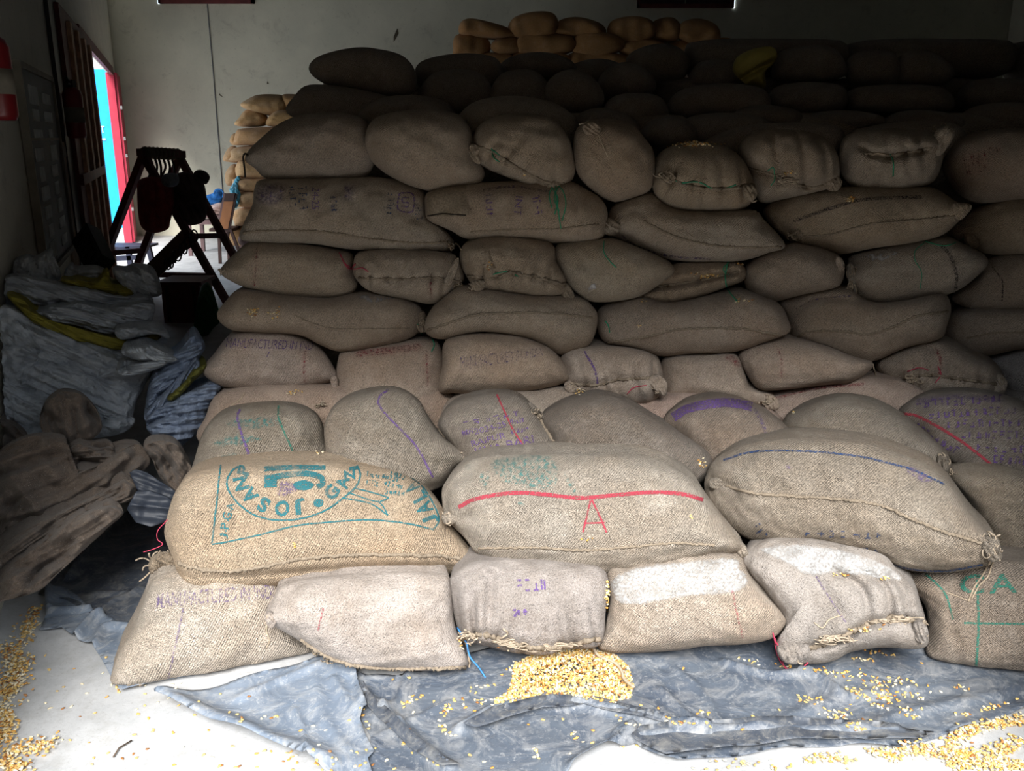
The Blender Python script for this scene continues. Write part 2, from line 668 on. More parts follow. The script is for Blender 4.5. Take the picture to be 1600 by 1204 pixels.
def ribbon2d(pts, w):
    P = open_catmull(pts, 8)
    T = np.gradient(P, axis=0); T /= np.linalg.norm(T, axis=1, keepdims=True) + 1e-9
    nn = np.stack([-T[:, 1], T[:, 0]], 1)
    A = P + nn * w / 2; B = P - nn * w / 2
    V = np.vstack([A, B]); n = len(P)
    return V, [(i, i + 1, n + i + 1, n + i) for i in range(n - 1)]


def line(key, pts, w, mat, name='stripe', label=None):
    V, Fc = ribbon2d(pts, w)
    return decal2d(key, V, Fc, mat, name, label=label)


def patch(key, pts, mat, name='stain', label=None, sm=True, edge=7, soft=9):
    P = catmull(pts, 4) if sm else np.asarray(pts, float)
    tri = tessellate_polygon([[Vector((x, y, 0)) for x, y in P]])
    return decal2d(key, P, tri, mat, name, edge=edge, label=label, border=P if soft else None, soft=soft or 1)


_font_cache = {}


def glyphs(s, bold=0.012):
    k = (s, bold)
    if k not in _font_cache:
        cu = bpy.data.curves.new('t', 'FONT'); cu.body = s; cu.offset = bold; cu.resolution_u = 3
        ob = bpy.data.objects.new('t', cu); COL.objects.link(ob)
        dg = bpy.context.evaluated_depsgraph_get(); dg.update()
        me = ob.evaluated_get(dg).to_mesh()
        V = np.array([v.co[:2] for v in me.vertices]); Fc = [tuple(p.vertices) for p in me.polygons]
        ob.evaluated_get(dg).to_mesh_clear()
        bpy.data.objects.remove(ob); bpy.data.curves.remove(cu)
        lo, hi = V.min(0), V.max(0)
        V = (V - lo) / np.maximum(hi - lo, 1e-6)
        _font_cache[k] = (V, Fc)
    return _font_cache[k]


def text_quads(items, bold=0.012):
    """items: (string, quad TL TR BR BL) in photo points -> joined 2-D mesh"""
    VV = []; FF = []
    for s, qd in items:
        V, Fc = glyphs(s, bold)
        TL, TR, BR, BL = [np.asarray(x, float) for x in qd]
        u = V[:, 0:1]; v = V[:, 1:2]
        X = (BL * (1 - u) + BR * u) * (1 - v) + (TL * (1 - u) + TR * u) * v
        b = sum(len(x) for x in VV)
        VV.append(X); FF += [tuple(i + b for i in f) for f in Fc]
    return np.vstack(VV), FF


def text(key, items, mat, name='lettering', label=None, bold=0.012):
    V, Fc = text_quads(items, bold)
    return decal2d(key, V, Fc, mat, name, label=label)


def rq(cx, cy, w, h, ang):
    """rotated quad: ang = image angle of the reading direction (deg, clockwise on screen)"""
    a = math.radians(ang)
    ux = np.array([math.cos(a), math.sin(a)]); uy = np.array([math.sin(a), -math.cos(a)])
    c = np.array([cx, cy])
    return (c - ux * w / 2 + uy * h / 2, c + ux * w / 2 + uy * h / 2, c + ux * w / 2 - uy * h / 2, c - ux * w / 2 - uy * h / 2)


def tube_on(key, pts, r, mat, name, lift=0.5, any_=False, label=None, per=6, jitter=0.0, nseg=6):
    """a cord or seam following the cloth"""
    o, bv, Y = SACKS[key]
    P2 = open_catmull(pts, per)
    P = []
    last = None
    for q in P2:
        h = cast_any(q) if any_ else cast(q, bv)
        if h is None or h[0] is None:
            if last is None:
                P.append(at_y(q, Y - 0.05)[0]); continue
            d = np.linalg.norm(last - CAM); rr = ray(q)[0]
            P.append(CAM + rr / np.linalg.norm(rr) * d)
        else:
            nn = np.array(h[1]); nn = nn if nn @ (CAM - np.array(h[0])) > 0 else -nn
            last = np.array(h[0]) + nn * r * lift
            P.append(last)
    P = np.array(P)
    if jitter:
        P = P + np.random.RandomState(len(P)).normal(0, jitter, P.shape)
    return MB().tube(P, r, nseg).build(name, M[mat], o, smooth=True)


def seam(key, pts, r=0.0045):
    """hemmed edge with overcast stitches"""
    o, bv, Y = SACKS[key]
    P2 = resample(open_catmull(pts, 8), 60, False)
    L2 = np.linalg.norm(np.diff(P2, axis=0), axis=1).sum()
    m = max(20, int(L2 / 3.0))
    P2 = resample(P2, m, False)
    P = []; Nn = []
    for q in P2:
        h = cast(q, bv)
        if h[0] is None:
            continue
        nn = np.array(h[1]); nn = nn if nn @ (CAM - np.array(h[0])) > 0 else -nn
        P.append(np.array(h[0])); Nn.append(nn)
    if len(P) < 4:
        return
    P = np.array(P); Nn = np.array(Nn)
    rs = np.random.RandomState(len(P))
    R = r * (0.75 + 0.5 * (np.arange(len(P)) % 2) + rs.uniform(-.3, .3, len(P)))
    P = P + rs.normal(0, r * .28, P.shape)
    s = MB().tube(P + Nn * r * .3, list(R), 6).build('seam', M['seam'], o, smooth=True)
    return s


def ear(key, outline, dy=-0.06, mat=None, df=0.02, name='sack_ear', tint=None, folds=None, label=None):
    """a tied corner, tuft or flap of a sack"""
    o, bv, Y = SACKS[key]
    fe = [('folds', *(folds or (60, 6, 0.006)))]
    c = np.mean(np.asarray(outline, float), 0)
    h = cast(c, bv)
    Ye = (h[0].y - 0.01) if h[0] is not None else Y + dy
    return sack(key + '_e', outline, Ye, label, name=name, mat=mat or o.data.materials[0].name_key if False else (mat or MATKEY[o.data.materials[0].name]),
                tint=tint or tuple(o.color[:3]), parent=o, solid=False, df=df, db=0.03, na=40, nr=9, feats=fe, back_pow=2.0,
                waves=((0.006, .05, 4), (0.003, .02, 5)))


def tuft(key, cx, cy, rx, ry, n=14, r=.0022, curl=1.0, seed=0):
    """frayed fibres and knotted ends at a sack corner"""
    o, bv, Y = SACKS[key]
    rs = np.random.RandomState(seed + int(cx * 7 + cy))
    h = cast((cx, cy), bv)
    D = (np.linalg.norm(np.array(h[0]) - CAM) - .012) if h[0] is not None else np.linalg.norm(at_y((cx, cy), Y - .04)[0] - CAM)
    m = MB()
    for k in range(n):
        a0 = rs.uniform(0, 6.28); pts = []
        x, y = rs.normal(0, .35, 2)
        da = rs.uniform(.3, 1.1) * curl * rs.choice([-1, 1])
        for j in range(6):
            q = (cx + x * rx, cy + y * ry)
            rr = ray(q)[0]; rr = rr / np.linalg.norm(rr)
            pts.append(CAM + rr * (D - rs.uniform(0, .02)))
            x += math.cos(a0) * .3; y += math.sin(a0) * .3; a0 += da
        m.tube(open_catmull(pts, 3), r * rs.uniform(.6, 1.3), 5)
    return m.build('frayed_tuft', M['tuft'], o, smooth=True)


MATKEY = {v.name: k for k, v in M.items()}
# ------------------------------------------------------------------ the building


def lw(s, z=0.0, off=0.0):
    """point on the left wall: s metres along, height z, off metres into the room"""
    return LW0 + LD * s + LN * off + np.array([0, 0, z])


def lw_px(x, y, off=0.0):
    """photo point -> (s, z) on the left wall"""
    P = at_plane((x, y), LW0 + LN * off, LN)[0]
    return (P - LW0 - LN * off) @ LD, P[2]


def wallmat(name, c1, c2, stain, scale=1.2):
    m, nt, b = nmat(name)
    tc = N(nt, 'ShaderNodeTexCoord')
    v = tc.outputs['Object']
    c = mixc(nt, ramp(nt, noise(nt, v, scale, 6, 0.65), [(0.35, g(0)), (0.65, g(1))]), c1, c2)
    c = mixc(nt, ramp(nt, noise(nt, v, scale * 2.6, 7, 0.75, 0.6), [(0.56, g(0)), (0.74, g(0.75))]), c, stain)
    c = mixc(nt, ramp(nt, noise(nt, v, scale * 14, 4, 0.7), [(0.62, g(0)), (0.72, g(0.5))]), c, tuple(x * .7 for x in stain))
    nt.links.new(c, b.inputs['Base Color'])
    b.inputs['Roughness'].default_value = 0.9
    b.inputs['Specular IOR Level'].default_value = 0.2
    bump(nt, b, noise(nt, v, 30, 5, 0.7), 0.25, 0.01)
    return m


M['plaster'] = wallmat('plaster', (0.66, 0.64, 0.52), (0.56, 0.55, 0.45), (0.40, 0.38, 0.31))
M['plaster_left'] = wallmat('plaster_left', (0.74, 0.71, 0.62), (0.66, 0.64, 0.56), (0.45, 0.43, 0.38), 2.0)
M['roof'] = plain('roof_sheet', (0.16, 0.17, 0.18), 0.7, 0.3)
M['frame_red'] = plain('frame_maroon', (0.13, 0.03, 0.03), 0.6, 0.35, var=0.3)
M['door_red'] = plain('door_red', (0.42, 0.03, 0.06), 0.5, 0.4, var=0.15)
M['wood_batten'] = plain('wood_batten', (0.60, 0.38, 0.25), 0.7, 0.3, var=0.25, nscale=20)


def concrete():
    m, nt, b = nmat('concrete_floor')
    tc = N(nt, 'ShaderNodeTexCoord')
    v = tc.outputs['Object']
    c = mixc(nt, ramp(nt, noise(nt, v, 3.0, 7, 0.7, .3), [(0.34, g(0)), (0.66, g(1))]), (0.40, 0.41, 0.42), (0.60, 0.605, 0.61))
    c = mixc(nt, ramp(nt, noise(nt, v, 11, 6, 0.75), [(0.5, g(0)), (0.72, g(0.6))]), c, (0.34, 0.33, 0.31))
    c = mixc(nt, ramp(nt, noise(nt, v, 90, 3, 0.7), [(0.58, g(0)), (0.68, g(0.35))]), c, (0.26, 0.25, 0.24))
    nt.links.new(c, b.inputs['Base Color'])
    b.inputs['Roughness'].default_value = 0.82
    b.inputs['Specular IOR Level'].default_value = 0.3
    bump(nt, b, noise(nt, v, 60, 6, 0.75), 0.25, 0.006)
    return m


M['concrete'] = concrete()

FRONT_Y = 1.80
JAMB_L, JAMB_R, LINTEL = -1.33, 1.46, 1.91
ROOF_Z = 4.6
BACK_Y = 15.2

# floor: indoor slab, with a separate darker box for the yard
struct(MB().box((0, 16.55, -0.1), (60, 31.5, 0.2)).build('floor', M['concrete'], origin=(0, 0, 0)))
M['earth'] = plain('yard_earth', (0.13, 0.115, 0.095), .95, .1, var=.3, nscale=1.5, bumpd=.01)  # unseen ground kept dark to cut the light bounced into the room
struct(MB().box((0, -14.7, -0.11), (60, 31, 0.2)).build('floor_yard', M['earth'], origin=(0, 0, 0)))
# added unseen wall behind the camera, keeps low sky light off the upper sacks
M['far_brick'] = plain('yard_wall', (0.20, 0.15, 0.12), .9, .2, var=.25, nscale=2)
struct(MB().box((0, -8.0, 2.5), (44, .3, 5.0)).build('wall_yard', M['far_brick'], origin=(0, -8, 0)))

# left wall with its doorway (opening D0..D1 along s)
D0, D1, DH = 9.4, 15.0, 2.52
LT = 0.06
T = 0.23
SW_END = (BACK_Y + 0.02) / LD[1]
S_START = FRONT_Y / LD[1]


def lwall_box(mb, s0, s1, z0, z1, off0=-LT, off1=0.0):
    c = lw((s0 + s1) / 2, (z0 + z1) / 2, (off0 + off1) / 2)
    return mb.box(c, (s1 - s0, off1 - off0, z1 - z0), ax=(LD, LN, np.array([0, 0, 1.0])))


mb = MB()
lwall_box(mb, S_START - 0.05, D0, 0, ROOF_Z)
lwall_box(mb, D1, SW_END, 0, ROOF_Z)
lwall_box(mb, D0, D1, DH, ROOF_Z)
struct(mb.build('wall_left', M['plaster_left']))

# back wall
mb = MB(); mb.box(((8.1 - 6.42) / 2, BACK_Y + T / 2, ROOF_Z / 2), (8.1 + 6.42, T, ROOF_Z))
WALL_BACK = struct(mb.build('wall_back', M['plaster']))
# right wall
struct(MB().box((8.0, 8.6, ROOF_Z / 2), (T, 14, ROOF_Z)).build('wall_right', M['plaster']))
# front wall around the wide entrance the picture was taken through
mb = MB()
mb.box(((JAMB_L - 1.9) / 2 - 0.02, FRONT_Y - T / 2, ROOF_Z / 2), (1.9 + JAMB_L + 0.04, T, ROOF_Z))
mb.box(((JAMB_R + 8.1) / 2, FRONT_Y - T / 2, ROOF_Z / 2), (8.1 - JAMB_R, T, ROOF_Z))
mb.box(((JAMB_R + JAMB_L) / 2, FRONT_Y - T / 2, (LINTEL + ROOF_Z) / 2), (JAMB_R - JAMB_L, T, ROOF_Z - LINTEL))
struct(mb.build('wall_front', M['plaster']))
# roof
ra = lw(S_START - .3, 0, -LT); rb = lw(SW_END, 0, -LT)
RP = [(ra[0], FRONT_Y - T), (8.12, FRONT_Y - T), (8.12, BACK_Y + T), (rb[0], BACK_Y + T)]
struct(MB().add([(x, y, z) for z in (ROOF_Z, ROOF_Z + .1) for x, y in RP], [(3, 2, 1, 0), (4, 5, 6, 7)] + [(i, (i + 1) % 4, 4 + (i + 1) % 4, 4 + i) for i in range(4)]).build('ceiling', M['roof']))
# conduit line down the back wall
P = at_plane([(322, -60), (324, 10), (333, 110), (340, 200), (348, 300), (351, 360)], np.array([0, BACK_Y - 0.015, 0]), np.array([0, -1.0, 0]))
o = MB().tube(P, 0.008, 6).build('trim_1', M['roof'], smooth=True); struct(o)
# flaked spots of plaster
M['flake'] = plain('flaked_plaster', (0.10, 0.085, 0.06), 0.9, 0.1)
for i, ol in enumerate([[(621, 44), (623, 52), (619, 60), (615, 66), (615, 58), (618, 50)], [(418, 126), (420, 131), (417, 131)], [(342, 145), (349, 152), (343, 149)]]):
    P = at_plane(ol, np.array([0, BACK_Y - 0.004, 0]), np.array([0, -1.0, 0]))
    me = mesh_from('flaked_spot', P - np.array(WALL_BACK.location), [tuple(range(len(P)))])
    me.materials.append(M['flake'])
    o = bpy.data.objects.new('flaked_spot', me); COL.objects.link(o); o.parent = WALL_BACK

# high windows of the back wall: maroon frames with closed shutters
M['shutter'] = plain('window_shutter', (0.05, 0.03, 0.035), 0.6, 0.3)
M['daylight_gap'] = plain('window_glass_edge', (0.9, 0.95, 1.0), 0.2, 0.5)  # glowing strip imitates daylight leaking in beside the window
_b = M['daylight_gap'].node_tree.nodes['Principled BSDF']
_b.inputs['Emission Color'].default_value = (.8, .9, 1, 1); _b.inputs['Emission Strength'].default_value = 1.5
for wi, (x0, x1, yb) in enumerate(((250, 398, 6), (995, 1145, 13))):
    Pa = at_y((x0, yb), BACK_Y)[0]; Pb = at_y((x1, yb), BACK_Y)[0]
    z0 = (Pa[2] + Pb[2]) / 2; z1 = z0 + 0.75
    xa, xb = Pa[0], Pb[0]
    fr = MB()
    for (cx, cz, sx, sz) in (((xa + xb) / 2, z0 + .03, xb - xa, .06), ((xa + xb) / 2, z1 - .03, xb - xa, .06), (xa + .02, (z0 + z1) / 2, .04, z1 - z0), (xb - .02, (z0 + z1) / 2, .04, z1 - z0)):
        fr.box((cx, BACK_Y - 0.04, cz), (sx, 0.08, sz))
    w = struct(fr.build('window_%d' % (wi + 1), M['frame_red']))
    gx = xa - .015 if wi == 0 else xb + .015
    MB().box((gx, BACK_Y - .01, (z0 + z1) / 2), (.026, .02, z1 - z0)).build('daylight_gap', M['daylight_gap'], w)
    for k in range(2):
        hw = (xb - xa - .08) / 2
        MB().box((xa + .04 + hw * (k + .5), BACK_Y - 0.02, (z0 + z1) / 2), (hw - .012, 0.03, z1 - z0 - .12)).build('shutter', M['shutter'], w)
# ------------------------------------------------------------------ the sacks
# --- bottom front row, standing on the floor sheet
HG = 'sacks of the bottom front row'
sack('H1', [(174, 1066), (182, 1030), (204, 988), (221, 951), (240, 905), (280, 890), (360, 885), (430, 900), (450, 940), (466, 985), (498, 1020), (498, 1028), (464, 1039), (362, 1056), (295, 1066), (227, 1076), (187, 1075)],
     2.55, 'pale jute sack with low pointed corner at the left end of the bottom front row', HG, mat='jute', tint=(1.26, 1.23, 1.19), df=.15, zmin=.004, na=128, nr=30)
sack('H2', [(416, 968), (424, 950), (440, 915), (500, 900), (600, 895), (690, 895), (704, 912), (709, 969), (722, 1006), (731, 1044), (681, 1048), (640, 1048), (565, 1044), (514, 1029), (464, 998)],
     2.50, 'rough whitish jute sack under the green-printed sack, left of the blue string', HG, mat='jute_dusty', tint=(1.04, .99, .97), df=.15, zmin=.004, na=128, nr=30)
sack('H3', [(705, 900), (706, 944), (714, 981), (725, 1000), (759, 1009), (806, 1020), (853, 1023), (880, 1014), (925, 1012), (941, 1000), (946, 959), (948, 897), (900, 878), (760, 874)],
     2.55, 'jute sack with gathered stitched mouth spilling corn kernels from the bottom row', HG, mat='jute_dusty', tint=(.80, .77, .77), df=.14, zmin=.004, na=128, nr=32,
     feats=[('pleat', [(722, 992), (760, 990), (790, 1000), (850, 1010), (935, 996)], .016, 26, 42), ('crease', [(770, 900), (768, 950), (764, 985)], .012, 8), ('crease', [(742, 930), (745, 985)], .010, 7)])
sack('H4', [(950, 892), (952, 944), (945, 984), (934, 1009), (962, 1020), (1056, 1016), (1100, 1009), (1162, 1006), (1206, 997), (1227, 975), (1220, 956), (1175, 906), (1150, 868), (1090, 862), (985, 878)],
     2.56, 'jute sack with a thick white powder patch on its upper half', HG, mat='jute', tint=(1.16, 1.09, 1.03), df=.15, zmin=.004, na=128, nr=30)
sack('H5', [(1160, 880), (1175, 850), (1240, 838), (1370, 862), (1402, 890), (1431, 925), (1440, 952), (1449, 984), (1448, 1007), (1428, 1013), (1381, 1011), (1331, 1018), (1303, 1032), (1262, 1038), (1225, 1034), (1211, 1008), (1226, 975), (1196, 925)],
     2.53, 'flour-dusted jute sack with deep pleats along its gathered mouth', HG, mat='jute_dusty', tint=(.82, .80, .79), df=.15, zmin=.004, na=144, nr=36,
     feats=[('crease', [(1305, 895), (1345, 920), (1356, 965)], .017, 7), ('crease', [(1350, 893), (1382, 920), (1389, 958)], .017, 7), ('crease', [(1390, 900), (1408, 925), (1412, 962)], .014, 6), ('crease', [(1416, 915), (1424, 965)], .010, 5),
            ('crease', [(1262, 1010), (1320, 995), (1350, 975), (1400, 965), (1440, 975)], .022, 7), ('crease', [(1262, 890), (1300, 940), (1330, 985)], .006, 8)])
sack('H6', [(1412, 905), (1445, 944), (1450, 987), (1446, 1015), (1453, 1037), (1491, 1045), (1600, 1050), (1690, 1050), (1720, 1000), (1710, 920), (1660, 880), (1480, 876), (1425, 885)],
     2.53, 'jute sack with green band lines at the right end of the bottom front row', HG, mat='jute', tint=(.82, .77, .73), df=.14, zmin=.004, na=128, nr=28,
     feats=[('crease', [(1500, 900), (1490, 960), (1500, 1030)], .008, 10)])

# --- second front row
GG = 'sacks of the second front row'
sack('G1', [(259, 838), (262, 806), (275, 769), (294, 744), (331, 731), (388, 724), (481, 719), (559, 724), (622, 737), (662, 762), (690, 792), (715, 833), (748, 872), (750, 884), (722, 894), (650, 906), (560, 911), (450, 916), (356, 926), (309, 922), (283, 902), (272, 872)],
     2.74, 'jute sack printed with a green round mill emblem and letters, left of second row', GG, mat='jute', tint=(1.16, 1.02, .84), df=.17, db=.30, na=160, nr=36,
     feats=[('ridge', [(280, 880), (340, 890), (420, 884), (540, 872), (650, 872), (740, 880)], .006, 5), ('crease', [(270, 893), (340, 900), (450, 893), (560, 884), (700, 884)], .006, 4)])
sack('G2', [(691, 769), (698, 750), (719, 728), (753, 713), (837, 708), (931, 709), (1000, 711), (1044, 725), (1087, 753), (1108, 784), (1150, 837), (1163, 858), (1125, 868), (1087, 878), (1020, 889), (962, 894), (900, 894), (806, 885), (753, 869), (728, 841), (703, 816), (694, 800)],
     2.74, 'jute sack with a red stripe and red letter A painted on its front', GG, mat='jute', tint=(1.0, .98, .94), df=.17, db=.30, na=160, nr=36,
     feats=[('ridge', [(745, 855), (850, 860), (930, 862), (1030, 852), (1120, 850)], .004, 4), ('crease', [(700, 810), (730, 808), (760, 800)], .008, 6)])
sack('G3', [(1102, 760), (1106, 738), (1119, 716), (1162, 694), (1234, 684), (1319, 687), (1381, 700), (1444, 725), (1484, 756), (1516, 800), (1541, 831), (1560, 850), (1556, 872), (1537, 884), (1475, 894), (1412, 889), (1366, 870), (1303, 858), (1241, 855), (1178, 845), (1141, 822), (1112, 791)],
     2.72, 'big slumped jute sack with faded blue print along its underside', GG, mat='jute', tint=(.80, .76, .70), df=.19, db=.32, na=160, nr=36,
     feats=[('ridge', [(1135, 765), (1200, 773), (1290, 776), (1370, 788), (1430, 810), (1540, 845)], .006, 5), ('crease', [(1118, 752), (1140, 758), (1160, 768)], .010, 6)])
sack('G4', [(1478, 742), (1490, 726), (1540, 722), (1600, 733), (1670, 750), (1700, 830), (1670, 905), (1600, 918), (1562, 905), (1548, 850), (1515, 795)],
     2.86, 'plain pale jute sack at the right picture edge of second row', GG, mat='jute', tint=(.94, .90, .82), df=.16)

# --- third front row, ends pointing at the camera
FG = 'sacks lying end-on behind the second row'
sack('F1', [(298, 750), (306, 710), (317, 678), (340, 650), (375, 637), (431, 632), (475, 637), (500, 653), (509, 684), (517, 725), (500, 775), (400, 790), (320, 780)],
     3.08, 'jute sack with one violet and one green stripe, end-on at the left', FG, mat='jute', tint=(.80, .77, .71), df=.17, db=.20)
sack('F2', [(508, 690), (512, 650), (540, 622), (585, 609), (625, 609), (655, 628), (668, 650), (690, 680), (734, 714), (715, 730), (690, 760), (600, 790), (525, 770)],
     3.07, 'jute sack with a single curving violet line, pointed corner toward the red-striped sack', FG, mat='jute', tint=(.80, .77, .72), df=.17, db=.20)
sack('F3', [(686, 668), (690, 648), (706, 630), (742, 617), (785, 614), (818, 622), (842, 650), (862, 680), (880, 715), (865, 760), (740, 760), (712, 705)],
     3.12, 'jute sack with rows of violet lettering crossed by a thin red line', FG, mat='jute', tint=(.76, .73, .70), df=.17, db=.20)
sack('F4', [(843, 655), (868, 632), (917, 616), (945, 616), (982, 628), (1020, 652), (1080, 686), (1113, 716), (1098, 755), (1000, 770), (890, 760), (862, 695)],
     3.10, 'plain brown jute sack without print, end-on behind the red-striped sack', FG, mat='jute', tint=(.60, .57, .55), df=.17, db=.20)
sack('F5', [(1036, 662), (1055, 636), (1085, 623), (1124, 620), (1170, 632), (1212, 656), (1238, 688), (1205, 735), (1130, 750), (1080, 705)],
     3.16, 'jute sack with a smeared violet band across its brown top', FG, mat='jute', tint=(.72, .65, .60), df=.16, db=.20)
sack('F6', [(1222, 672), (1228, 650), (1260, 631), (1307, 620), (1358, 625), (1400, 645), (1445, 678), (1482, 712), (1478, 745), (1400, 765), (1290, 750), (1238, 705)],
     3.12, 'plain greyish jute sack with pinched corner, behind the big slumped sack', FG, mat='jute', tint=(.72, .70, .66), df=.17, db=.20)
sack('F7', [(1402, 648), (1432, 620), (1480, 611), (1540, 614), (1600, 632), (1660, 660), (1700, 725), (1650, 775), (1550, 770), (1488, 728), (1440, 685)],
     3.10, 'jute sack covered in violet-blue lettering with a curved red stripe', FG, mat='jute', tint=(.70, .69, .69), df=.17, db=.20)

# --- main stack, row by row from the bottom
XG = 'sacks half hidden at the foot of the tall stack'
for k, ol, tn, lb in (
        ('X1', [(312, 690), (322, 650), (345, 612), (430, 600), (560, 600), (690, 600), (720, 640), (715, 700), (600, 720), (400, 720)], (1.05, .90, .80), 'brown jute sack half hidden behind the violet-and-green striped sack'),
        ('X2', [(690, 640), (740, 605), (830, 603), (900, 606), (960, 640), (950, 700), (800, 710), (700, 700)], (1.0, .93, .85), 'jute sack peeking out behind the violet-lettered end-on sack'),
        ('X3', [(950, 650), (1000, 618), (1080, 612), (1190, 630), (1230, 670), (1200, 710), (1050, 720), (960, 700)], (1.08, .9, .84), 'reddish jute sack peeking out behind the plain brown end-on sack'),
        ('X4', [(1170, 650), (1205, 615), (1280, 598), (1350, 588), (1420, 598), (1470, 640), (1450, 700), (1300, 710), (1190, 700)], (1.02, .9, .84), 'jute sack with a faint red stripe behind the greyish pinched sack'),
        ('X5', [(1470, 660), (1520, 612), (1600, 610), (1690, 620), (1720, 680), (1690, 730), (1550, 730)], (.86, .88, .95), 'bluish dusty jute sack behind the violet-lettered sack at the right')):
    sack(k, ol, 3.46, lb, XG, tint=tn, df=.14)

EG = 'lowest full row of the tall stack'
sack('E1', [(317, 583), (327, 567), (366, 522), (410, 515), (459, 520), (496, 540), (513, 559), (527, 586), (523, 595), (499, 603), (466, 610), (410, 609), (350, 604)],
     3.52, 'jute sack stencilled with dark lettering at the left end of the lowest full row', EG, tint=(1.12, 1.03, .98), df=.14)
sack('E2', [(526, 592), (528, 562), (535, 549), (566, 544), (620, 534), (675, 529), (690, 546), (694, 570), (692, 615), (680, 650), (600, 660), (540, 640)],
     3.54, 'jute sack with a boxed red band beside the first stencilled sack', EG, tint=(1.06, .94, .84), df=.12)
sack('E3', [(686, 610), (691, 570), (694, 535), (720, 523), (783, 520), (833, 531), (866, 549), (890, 583), (884, 597), (833, 609), (750, 615), (710, 614)],
     3.49, 'jute sack stencilled with violet lettering over a brown stained belly', EG, tint=(1.08, .94, .80), df=.15)
sack('E4', [(876, 562), (890, 546), (929, 539), (976, 542), (1016, 552), (1033, 570), (1035, 602), (1024, 624), (996, 630), (949, 620), (899, 612), (883, 597)],
     3.50, 'small pale jute sack with vertical pleats and red thread at its mouth', EG, tint=(1.14, 1.06, .98), df=.13,
     feats=[('pleat', [(890, 600), (930, 600), (970, 592), (1030, 590)], .016, 26, 40)])
sack('E5', [(1032, 575), (1040, 556), (1082, 550), (1145, 550), (1162, 580), (1174, 606), (1207, 619), (1214, 632), (1182, 639), (1115, 627), (1049, 627), (1036, 609)],
     3.53, 'jute sack with a pinkish smudge and a tied right corner pointing down', EG, tint=(1.06, .97, .88), df=.13, feats=[('crease', [(1168, 585), (1170, 615), (1172, 635)], .008, 5)])
sack('E6', [(1152, 558), (1165, 540), (1196, 529), (1233, 527), (1290, 542), (1336, 559), (1365, 570), (1333, 596), (1283, 602), (1216, 609), (1183, 606), (1163, 578)],
     3.49, 'pointed jute sack with a thin red arc near its blunt left end', EG, tint=(1.03, .93, .84), df=.14)
sack('E7', [(1367, 570), (1402, 546), (1449, 531), (1480, 532), (1509, 547), (1549, 569), (1569, 590), (1566, 612), (1549, 620), (1482, 620), (1432, 621), (1400, 602)],
     3.50, 'jute sack with a torn knotted mouth and red thread at the right', EG, tint=(.98, .92, .84), df=.14,
     feats=[('pleat', [(1410, 590), (1450, 585), (1500, 592), (1560, 600)], .014, 24, 40)])
sack('E8', [(1545, 565), (1575, 548), (1620, 540), (1690, 548), (1700, 600), (1680, 640), (1600, 645), (1570, 625)],
     3.58, 'blue-grey dusted jute sack at the right picture edge above the violet-lettered one', EG, tint=(.92, .98, 1.08), df=.13)

DG = 'second full row of the tall stack'
sack('D1', [(340, 497), (346, 479), (380, 452), (459, 461), (513, 464), (549, 457), (599, 456), (645, 470), (661, 490), (656, 516), (632, 532), (582, 544), (530, 549), (499, 538), (466, 523), (400, 519), (360, 515)],
     3.55, 'long jute sack with two little heaps of kernels caught on its left half', DG, tint=(.98, .88, .76), df=.15,
     feats=[('ridge', [(460, 492), (520, 512), (640, 512)], .003, 3)])
sack('D2', [(664, 516), (675, 481), (715, 449), (740, 446), (800, 455), (876, 460), (908, 464), (930, 484), (934, 503), (926, 530), (913, 543), (876, 554), (850, 540), (816, 526), (750, 518), (690, 530)],
     3.54, 'jute sack with a curved hem line, right of the two kernel heaps', DG, tint=(1.0, .92, .80), df=.15)
sack('D3', [(933, 510), (940, 479), (996, 463), (1049, 472), (1115, 459), (1162, 454), (1215, 474), (1230, 497), (1233, 519), (1199, 533), (1149, 549), (1082, 552), (1032, 556), (989, 543), (948, 536)],
     3.55, 'longest jute sack of the second full row, with a scrap of green string', DG, tint=(.96, .88, .79), df=.15)
sack('D4', [(1218, 473), (1240, 460), (1276, 451), (1323, 447), (1356, 469), (1399, 471), (1449, 461), (1478, 459), (1486, 483), (1480, 509), (1469, 529), (1416, 543), (1366, 564), (1336, 560), (1289, 542), (1240, 528), (1228, 492)],
     3.55, 'wavy creased jute sack with a sagging middle and curved seam', DG, tint=(.96, .89, .79), df=.15,
     feats=[('crease', [(1240, 490), (1280, 468), (1340, 470)], .006, 5), ('folds', 80, 26, .003)])
sack('D5', [(1473, 530), (1482, 496), (1509, 482), (1600, 480), (1690, 484), (1710, 515), (1690, 540), (1600, 545), (1535, 557), (1499, 547)],
     3.58, 'jute sack at the right picture edge of the second full row', DG, tint=(.92, .86, .78), df=.14)

